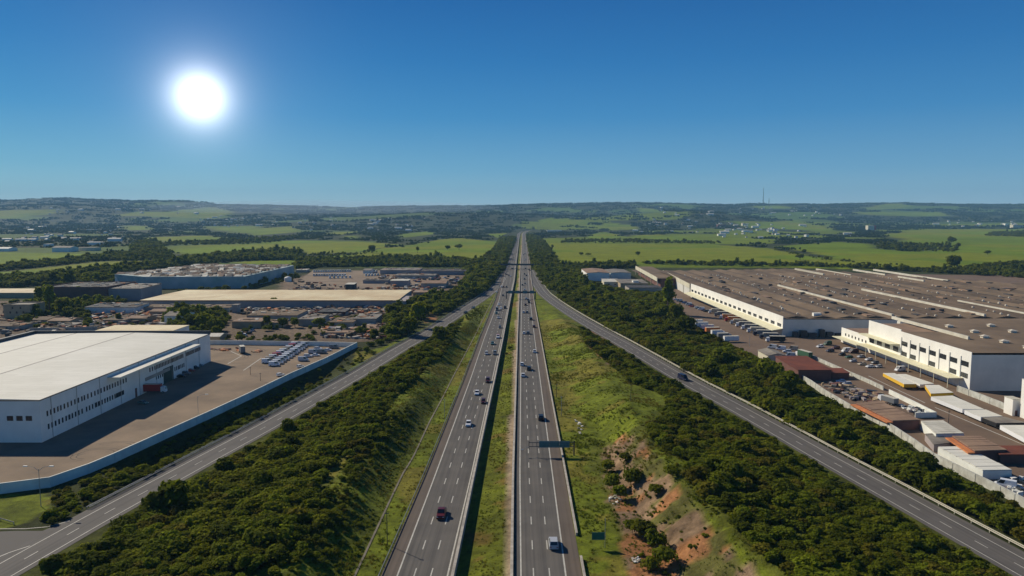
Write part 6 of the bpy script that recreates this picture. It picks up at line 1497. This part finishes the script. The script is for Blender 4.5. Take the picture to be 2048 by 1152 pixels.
# --- woods in the middle distance: trees in belts
def wood(poly, sp, smin, smax, seed, dens=None, avoid=()):
    return scatter(poly, sp, 7, smin, smax, seed=seed, clear=True, kmax=5, dens=dens, avoid=avoid)
W = [
 wood([(985,600),(1000,565),(1022,520),(1028,495),(1032,475),(1000,478),(985,505),(960,522),(925,540),(935,560),(890,600),(862,635),(900,622),(950,592)], 5.5, .8, 1.35, 21),
 wood([(1068,548),(1062,520),(1056,490),(1053,470),(1080,475),(1100,500),(1118,532),(1160,532),(1170,560),(1150,562),(1180,575),(1210,600),(1250,605),(1320,600),(1340,640),(1260,640),(1180,600),(1100,580)], 5.5, .75, 1.3, 22),
 wood([(600,520),(700,521),(770,516),(880,519),(970,524),(960,540),(930,535),(760,533),(640,535),(590,540)], 6, 1.0, 1.5, 23),
 wood([(1118,532),(1180,531),(1272,529),(1268,536),(1160,540)], 6, .9, 1.3, 24), wood([(1272,528),(1400,531),(1520,534),(1600,532),(1860,545),(2048,556),(2500,590),(2500,570),(2048,528),(1960,532),(1910,540),(1850,541),(1600,529),(1300,526)], 7, .8, 1.3, 25, dens=lambda x, y: np.where(x > 420, .95, .6)),
 wood([(-300,575),(0,556),(100,556),(210,536),(260,535),(350,525),(400,515),(500,505),(540,502),(600,504),(600,520),(480,522),(400,530),(240,548),(230,570),(80,572),(-300,600)], 7, 1.0, 1.6, 26),
 wood([(-300,555),(0,535),(60,527),(150,520),(200,512),(260,507),(340,505),(345,520),(200,522),(100,533),(0,543),(-300,560)], 7, .9, 1.4, 27),
 wood([(262,505),(265,490),(290,484),(320,490),(332,508),(300,512)], 8, 1.3, 1.9, 28), wood([(760,505),(700,512),(600,516),(590,508),(720,506),(736,500)], 9, .5, .9, 29, dens=lambda x, y: .5 + 0 * x),
 wood([(780,620),(880,585),(905,600),(840,640),(800,680),(770,690)], 5, .8, 1.3, 30, dens=lambda x, y: .7 + 0 * x), wood([(0,612),(80,605),(230,605),(160,635),(60,640)], 7, .6, 1.1, 31, dens=lambda x, y: .6 + 0 * x),
 wood([(60,640),(460,625),(480,640),(620,640),(780,625),(770,680),(480,690),(420,680),(0,690)], 7, .4, .85, 53, dens=lambda x, y: .2 + 0 * x), wood([(325,650),(360,618),(440,625),(460,640),(440,672),(400,678),(370,665)], 4.5, .6, 1.1, 51, dens=lambda x, y: .7 + 0 * x), wood([(70,590),(225,590),(250,605),(170,622),(150,640),(70,640)], 6, .7, 1.2, 52, dens=lambda x, y: .7 + 0 * x),
 wood([(330,585),(480,570),(590,545),(600,560),(480,582)], 8, .5, 1.0, 32, dens=lambda x, y: .6 + 0 * x), wood([(600,690),(640,672),(560,672),(450,680),(440,690)], 6, .35, .7, 33, dens=lambda x, y: .5 + 0 * x),
 wood([(720,705),(790,680),(800,660),(760,665),(735,690)], 5, .4, .8, 34, dens=lambda x, y: .5 + 0 * x),
 wood([(1750,498),(1810,503),(1920,505),(1915,492),(1830,490),(1760,488)], 14, 1.0, 1.6, 35, dens=lambda x, y: .5 + 0 * x), wood([(1970,472),(2048,474),(2048,464),(1985,465)], 14, 1.0, 1.5, 36, dens=lambda x, y: .7 + 0 * x), wood([(1545,498),(1640,514),(1720,526),(1810,532),(1830,538),(1730,530),(1600,514)], 12, .5, .9, 37, dens=lambda x, y: .45 + 0 * x),
 wood([(330,492),(520,488),(600,478),(590,474),(480,480),(330,486)], 16, 1.1, 1.7, 38, dens=lambda x, y: .75 + 0 * x), wood([(1120,486),(1250,486),(1440,488),(1440,484),(1250,480),(1130,480)], 14, .8, 1.3, 39, dens=lambda x, y: .7 + 0 * x),
]
sing_f = [remap(a, ct_) for a in W if len(a)]
NMW = ['wood along the left side of the far highway', 'wood along the right side of the far highway', 'tree belt behind the far earth lot', 'trees behind the small white works', 'tree belt behind the enormous factory roof', 'tree belt behind the derelict factory', 'hedge of trees between the two left fields', 'dark grove above the left fields', 'hedge line across the left field',
       'trees on the bank left of the ramp', 'trees around the tan house', 'trees dotted among the shacks', 'dense trees around the blue grey house', 'trees before the red brown block', 'trees along the derelict factory', 'bushes behind the yard wall', 'bushes by the ramp bend', 'tree group in the far right field', 'dark hedges in the far right field', 'bushes along the field path', 'row of park like trees on the left plain', 'tree line along the top of the right field']
for a, n_ in zip(sing_f, NMW): stuff('woodland', n_, 'wood', a, ct_)
# --- far woods as groves
GROVE = []; cg = bpy.data.collections.new('grove kinds'); r2 = random.Random(77)
for i in range(3):
    V, Fq = [], []
    for k in range(16):
        a, b2 = crown_data(400 + i * 20 + k, r2.uniform(4.5, 7), r2.uniform(4, 7), 4, 46, 1.5, core=True)
        a = a + np.array([r2.uniform(-26, 26), r2.uniform(-26, 26), -1.5]); o = len(V); V += a.tolist(); Fq += [[q_ + o for q_ in f] for f in b2]
    me = mk('grove', V, Fq, M['leaf_far']); p = ground_at_px(880 + i * 60, 446)
    o = put('grove', me, None, p); tag(o, 'wooded patch on the hill at the end of the highway, %s from the left' % ORD[i], 'wood', None, 'stuff'); cg.objects.link(o)
def far_wood(y_a, y_b, sp, seed, s_, thr, right=9.0):
    g = np.random.default_rng(seed); n = []
    ys = []; y = y_a
    P = []
    while y < y_b:
        st = sp * (1 + y / 9000); xw = y * .78 + 100
        xs = np.arange(-xw, xw, st); P.append(np.stack([xs + g.uniform(-.5, .5, xs.size) * st, y + g.uniform(-.5, .5, xs.size) * st], 1)); y += st
    P = np.concatenate(P); X, Y = P[:, 0], P[:, 1]; Z = terrain(X, Y); px, py = proj(X, Y, Z)
    nf = fbm(X, Y, 700, 41, 3); ok = ~anypoly(px, py, FIELDS) & (nf < np.where((X > 60) & (Y < 5200), np.minimum(thr(Y), right), thr(Y))) & (py > 380)
    px2, py2 = proj(X, Y, Z + 13); ok &= ~anypoly(px2, py2, FIELDS)
    ok &= ~((X > EDL(Y) - 45) & (X < RDR(Y) + 45) & (Y < 4300))
    k = fbm(X, Y, 130, 55, 2); ok &= k > .34
    X, Y, Z = X[ok], Y[ok], Z[ok]; S = s_ * g.uniform(.7, 1.3, X.size) * (1 + Y / 20000)
    return np.stack([X, Y, Z - 1, S, S * g.uniform(.7, 1.3, X.size), g.uniform(0, 6.28, X.size), g.integers(0, 3, X.size)], 1)
stuff('woodland', 'scattered woods and tree lines over the plain', 'wood', far_wood(1250, 4200, 42, 61, .62, lambda y: .62, .46), cg)
stuff('woodland', 'woods covering the distant hills', 'wood', far_wood(4200, 10500, 62, 62, 1.0, lambda y: np.where(y < 5800, .62, .68)), cg)

# ------------------------------------------------------------------ loose things: rubble, debris, grass
def rubble(label, polys, n, smin, smax, mats, seed, hmax=1.0):
    r = random.Random(seed); mb = MB(); k = 0
    for poly in polys:
        xs = [p[0] for p in poly]; ys = [p[1] for p in poly]; m_ = 0
        while m_ < n // len(polys):
            px, py = r.uniform(min(xs), max(xs)), r.uniform(min(ys), max(ys))
            if not inpoly(np.array([px]), np.array([py]), poly)[0]: continue
            p = at(px, py); z = float(terrain(p.x, p.y)); a, b2, c = r.uniform(smin, smax), r.uniform(smin, smax) * .6, r.uniform(.2, 1) * hmax
            ang = r.uniform(0, 3.14); ca, sa = math.cos(ang), math.sin(ang); tl = r.uniform(-.3, .3) * c
            v = [(x * ca - y * sa + p.x, x * sa + y * ca + p.y, z + zz + (tl if x > 0 else 0)) for zz in (0, c) for x, y in ((-a/2, -b2/2), (a/2, -b2/2), (a/2 * r.uniform(.6, 1), b2/2), (-a/2, b2/2 * r.uniform(.6, 1)))]
            mb.add(v, [(4,5,6,7),(0,1,5,4),(1,2,6,5),(2,3,7,6),(3,0,4,7)], r.randrange(len(mats))); m_ += 1
    return tag(mb.build('rubble', [M[x] for x in mats]), label, 'rubble', None, 'stuff')
ALLM = ['rooftan', 'roofpale', 'roofgrey', 'wallgrey', 'roofbrown', 'walltan', 'orange', 'roofdark', 'roofbrown', 'roofred']
rubble('scrap, tarpaulins and debris strewn between the shacks and the long warehouse', [[(0,625),(280,615),(460,622),(800,618),(790,640),(640,640),(470,628),(330,660),(60,670),(0,690)], [(480,618),(800,612),(790,632),(490,640)], [(60,640),(330,622),(360,655),(80,665)], [(640,640),(790,640),(770,680),(640,675)]], 1500, .8, 6, ALLM, 4, 2.4)
rubble('scrap and small roofs scattered over the far earth lot', [[(570,585),(600,560),(700,575),(830,575),(890,590),(830,596),(600,592)], [(750,550),(925,545),(915,565),(860,590),(780,578)]], 420, 1, 6, ALLM, 5, 2.5)
rubble('purple tarpaulins, wrecks and junk in the middle of the compounds', [[(1640,770),(1700,770),(1790,800),(1760,812),(1700,800)]], 130, .8, 4.5, ['wallplum', 'rooftan', 'wallred', 'roofgrey', 'walltan', 'dark'], 6, 1.4)
rubble('junk piled behind the stained wall', [[(1800,812),(1870,826),(1830,832)], [(1850,868),(1930,890),(1900,896)], [(2000,945),(2060,960),(2060,1000),(2010,985)]], 110, .6, 3, ['roofgrey', 'wallblue', 'dark', 'wallwhite', 'wallplum'], 7, 1.3)
rubble('pale rubble dumped on the bare earth slope', [[(1215,995),(1245,988),(1240,1010),(1218,1008)], [(1262,1120),(1280,1115),(1278,1130)], [(1150,840),(1165,850),(1160,870)], [(1345,935),(1352,932),(1350,942)]], 60, .3, 1.1, ['roofpale', 'concrete', 'wallwhite'], 8, .5)
rubble('boxes and oddments around the white caravan among the trees', [[(1270,590),(1300,588),(1312,600),(1290,605)]], 40, 1, 4, ['wallwhite', 'rooftan', 'roofpale', 'wallgrey'], 9, 2)
rubble('orange pipes and timber lying in the back of the left yard', [[(420,698),(455,696),(458,701),(425,703)], [(470,697),(482,696),(480,706)], [(505,703),(520,700),(520,706)]], 45, .8, 4, ['wallred', 'orange', 'walltan'], 10, .8)
# grass tufts on the verges, the median and the left slope
g_ = np.random.default_rng(9); n_ = 26; a_ = g_.uniform(0, 6.28, n_); r_ = g_.uniform(.05, .42, n_); hgt = g_.uniform(.25, .6, n_); V, Fq = [], []
for i in range(n_):
    bx, by = math.cos(a_[i]) * r_[i], math.sin(a_[i]) * r_[i]; tx, ty = -math.sin(a_[i] * 3) * .07, math.cos(a_[i] * 3) * .07
    V += [(bx - tx, by - ty, -.05), (bx + tx, by + ty, -.05), (bx * 1.7 + tx * .4, by * 1.7 + ty * .4, hgt[i]), (bx * 1.7 - tx * .4, by * 1.7 - ty * .4, hgt[i])]; Fq.append((4 * i, 4 * i + 1, 4 * i + 2, 4 * i + 3))
gc = bpy.data.collections.new('tuft kinds')
for i, gmn in enumerate(('grass', 'grass_dry')):
    p = at(1175 + 12 * i, 1000); o = put('grass_tuft', mk('grass_tuft', V, Fq, M[gmn]), None, (p.x, p.y, float(terrain(p.x, p.y)))); gc.objects.link(o)
    tag(o, ['green', 'straw coloured'][i] + ' grass tuft on the right verge near the green sign', 'grass', None, 'stuff')
def tufts(label, world, sp, s0, s1, seed, dens=None, polys=None):
    a = scatter(None, sp, .5, s0, s1, seed=seed, clear=False, kmax=2, world=world, dens=dens)
    if polys is not None: px, py = proj(a[:, 0], a[:, 1], a[:, 2]); a = a[anypoly(px, py, polys)]
    a[:, 2] += .08; a[:, 6] = (fbm(a[:, 0], a[:, 1], 18, 91, 3) + g_.uniform(-.12, .12, len(a)) > .56).astype(int); stuff('grass', label, 'grass', a, gc)
yy_ = list(range(140, 520, 15))
tufts('rough grass on the left verge and slope', [Vector((float(EDL(y)) - .6, y, 0)) for y in yy_] + [Vector((float(DIT(y)) - 17, y, 0)) for y in yy_[::-1]], .85, .4, 1.1, 71, lambda x, y: np.where(fbm(x, y, 9, 92, 3) > .46, .5, .12) * np.where(x > DIT(y), .6, 1.3))
tufts('grass of the median strip', [Vector((float(EDR(y)) + 3.6, y, 0)) for y in yy_] + [Vector((float(RDL(y)) - 2.6, y, 0)) for y in yy_[::-1]], .75, .35, .9, 72, lambda x, y: np.where(fbm(x, y, 9, 93, 3) > .45, .45, .12))
tufts('grass of the right verge and the grassy slope', [Vector((float(RDR(y)) + 1.0, y, 0)) for y in yy_] + [Vector((float(CRR(y)) + 14, y, 0)) for y in yy_[::-1]], .85, .4, 1.2, 73, lambda x, y: np.where(fbm(x, y, 9, 94, 3) > .47, .5, .08))
# painted strip and tyre marks of the left yard
mb = MB()
for P in (((487,741),(523,716)), ((455,728),(483,712)), ((462,703),(483,712))):
    a, b_ = at(*P[0]), at(*P[1]); d = (b_ - a).normalized(); nn = Vector((d.y, -d.x, 0)) * .25
    for q_ in (a, b_): q_.z = .06
    mb.quad(a - nn, a + nn, b_ + nn, b_ - nn)
for P in ((-120, 1064), (-20, 1058), (50, 1058), (95, 1054), (140, 1042)), ((-160, 1168), (-60, 1138), (20, 1105), (60, 1092)):
    for a, b_ in zip(P, P[1:]):
        a, b_ = at(*a), at(*b_); d = (b_ - a).normalized(); nn = Vector((d.y, -d.x, 0)) * .13
        for q_ in (a, b_): q_.z = .066
        mb.quad(a - nn, a + nn, b_ + nn, b_ - nn)
tag(mb.build('yard_line', M['marking']), kind='structure')
mb = MB()
for P in (((1680,735),(1727,755)), ((1737,752),(1850,806)), ((1870,815),(2048,890))):
    a, b_ = at(*P[0]), at(*P[1]); d = (b_ - a).normalized(); nn = Vector((d.y, -d.x, 0)) * .22
    for q_ in (a, b_): q_.z = .052
    mb.quad(a - nn, a + nn, b_ + nn, b_ - nn)
tag(mb.build('road_line', M['marking']), kind='structure')
mb = MB()
for cx_, cy_, r_, a0, a1 in ((192, 907, 5.5, .2, 3.6), (222, 895, 6.5, -.3, 2.6), (176, 912, 3.5, 2.2, 4.8), (445, 705, 22, .2, 1.9), (430, 716, 16, -.6, 1.4), (470, 722, 30, 1.2, 2.2)):
    c_ = at(cx_, cy_); n_ = 14
    for off in (0, 1.7):
        for i in range(n_):
            t0, t1 = a0 + (a1 - a0) * i / n_, a0 + (a1 - a0) * (i + 1) / n_; ra, rb = r_ + off - .16, r_ + off + .16
            mb.quad(*[(c_.x + math.cos(t_a) * rr_, c_.y + math.sin(t_a) * rr_ * .8, .056) for t_a, rr_ in ((t0, ra), (t0, rb), (t1, rb), (t1, ra))])
tag(mb.build('tyre_mark', mat('tyre_rubber_mark', (.085, .065, .048), .9, .3, .8)), kind='structure')

# ------------------------------------------------------------------ haze
hb = MB(); hb.box(-10900, 10900, -1300, 12900, -3.2, 520)
hm = bpy.data.materials.new('haze'); hm.use_nodes = True; tt = hm.node_tree; tt.nodes.clear()
ho = tt.nodes.new('ShaderNodeOutputMaterial'); pv = tt.nodes.new('ShaderNodeVolumePrincipled')
pv.inputs['Color'].default_value = (.34, .66, 1.0, 1); pv.inputs['Density'].default_value = 5.6e-5; pv.inputs['Anisotropy'].default_value = 0.0
tt.links.new(pv.outputs[0], ho.inputs['Volume'])
hz = hb.build('haze', hm); tag(hz, 'thin blue haze over the plain and hills', 'haze', None, 'stuff')
sm = MB(); sm.tube([(-1450, 0, 0), (-1100, 0, 0), (0, 0, 0), (1100, 0, 0), (1450, 0, 0)], 1.0, 14)
sv = []
for (x, y, z), k in zip(sm.v, [i // 14 for i in range(len(sm.v))]):
    r_ = (.12, .75, 1.0, .7, .1)[k]; sv.append((x, y * 620 * r_, z * 62 * r_))
sm.v = sv
sm_ = hm.copy(); sm_.name = 'mist'; sm_.node_tree.nodes['Principled Volume'].inputs['Density'].default_value = 3.2e-4; sm_.node_tree.nodes['Principled Volume'].inputs['Color'].default_value = (.75, .85, 1, 1)
p = Vector(((645 - CX) / F * 6000, 6000, 0)); mo = sm.build('mist', sm_, None, (p.x, p.y, float(terrain(p.x, p.y)) + 70)); tag(mo, 'pale drifting mist over the plain left of the highway end', 'mist', None, 'stuff')
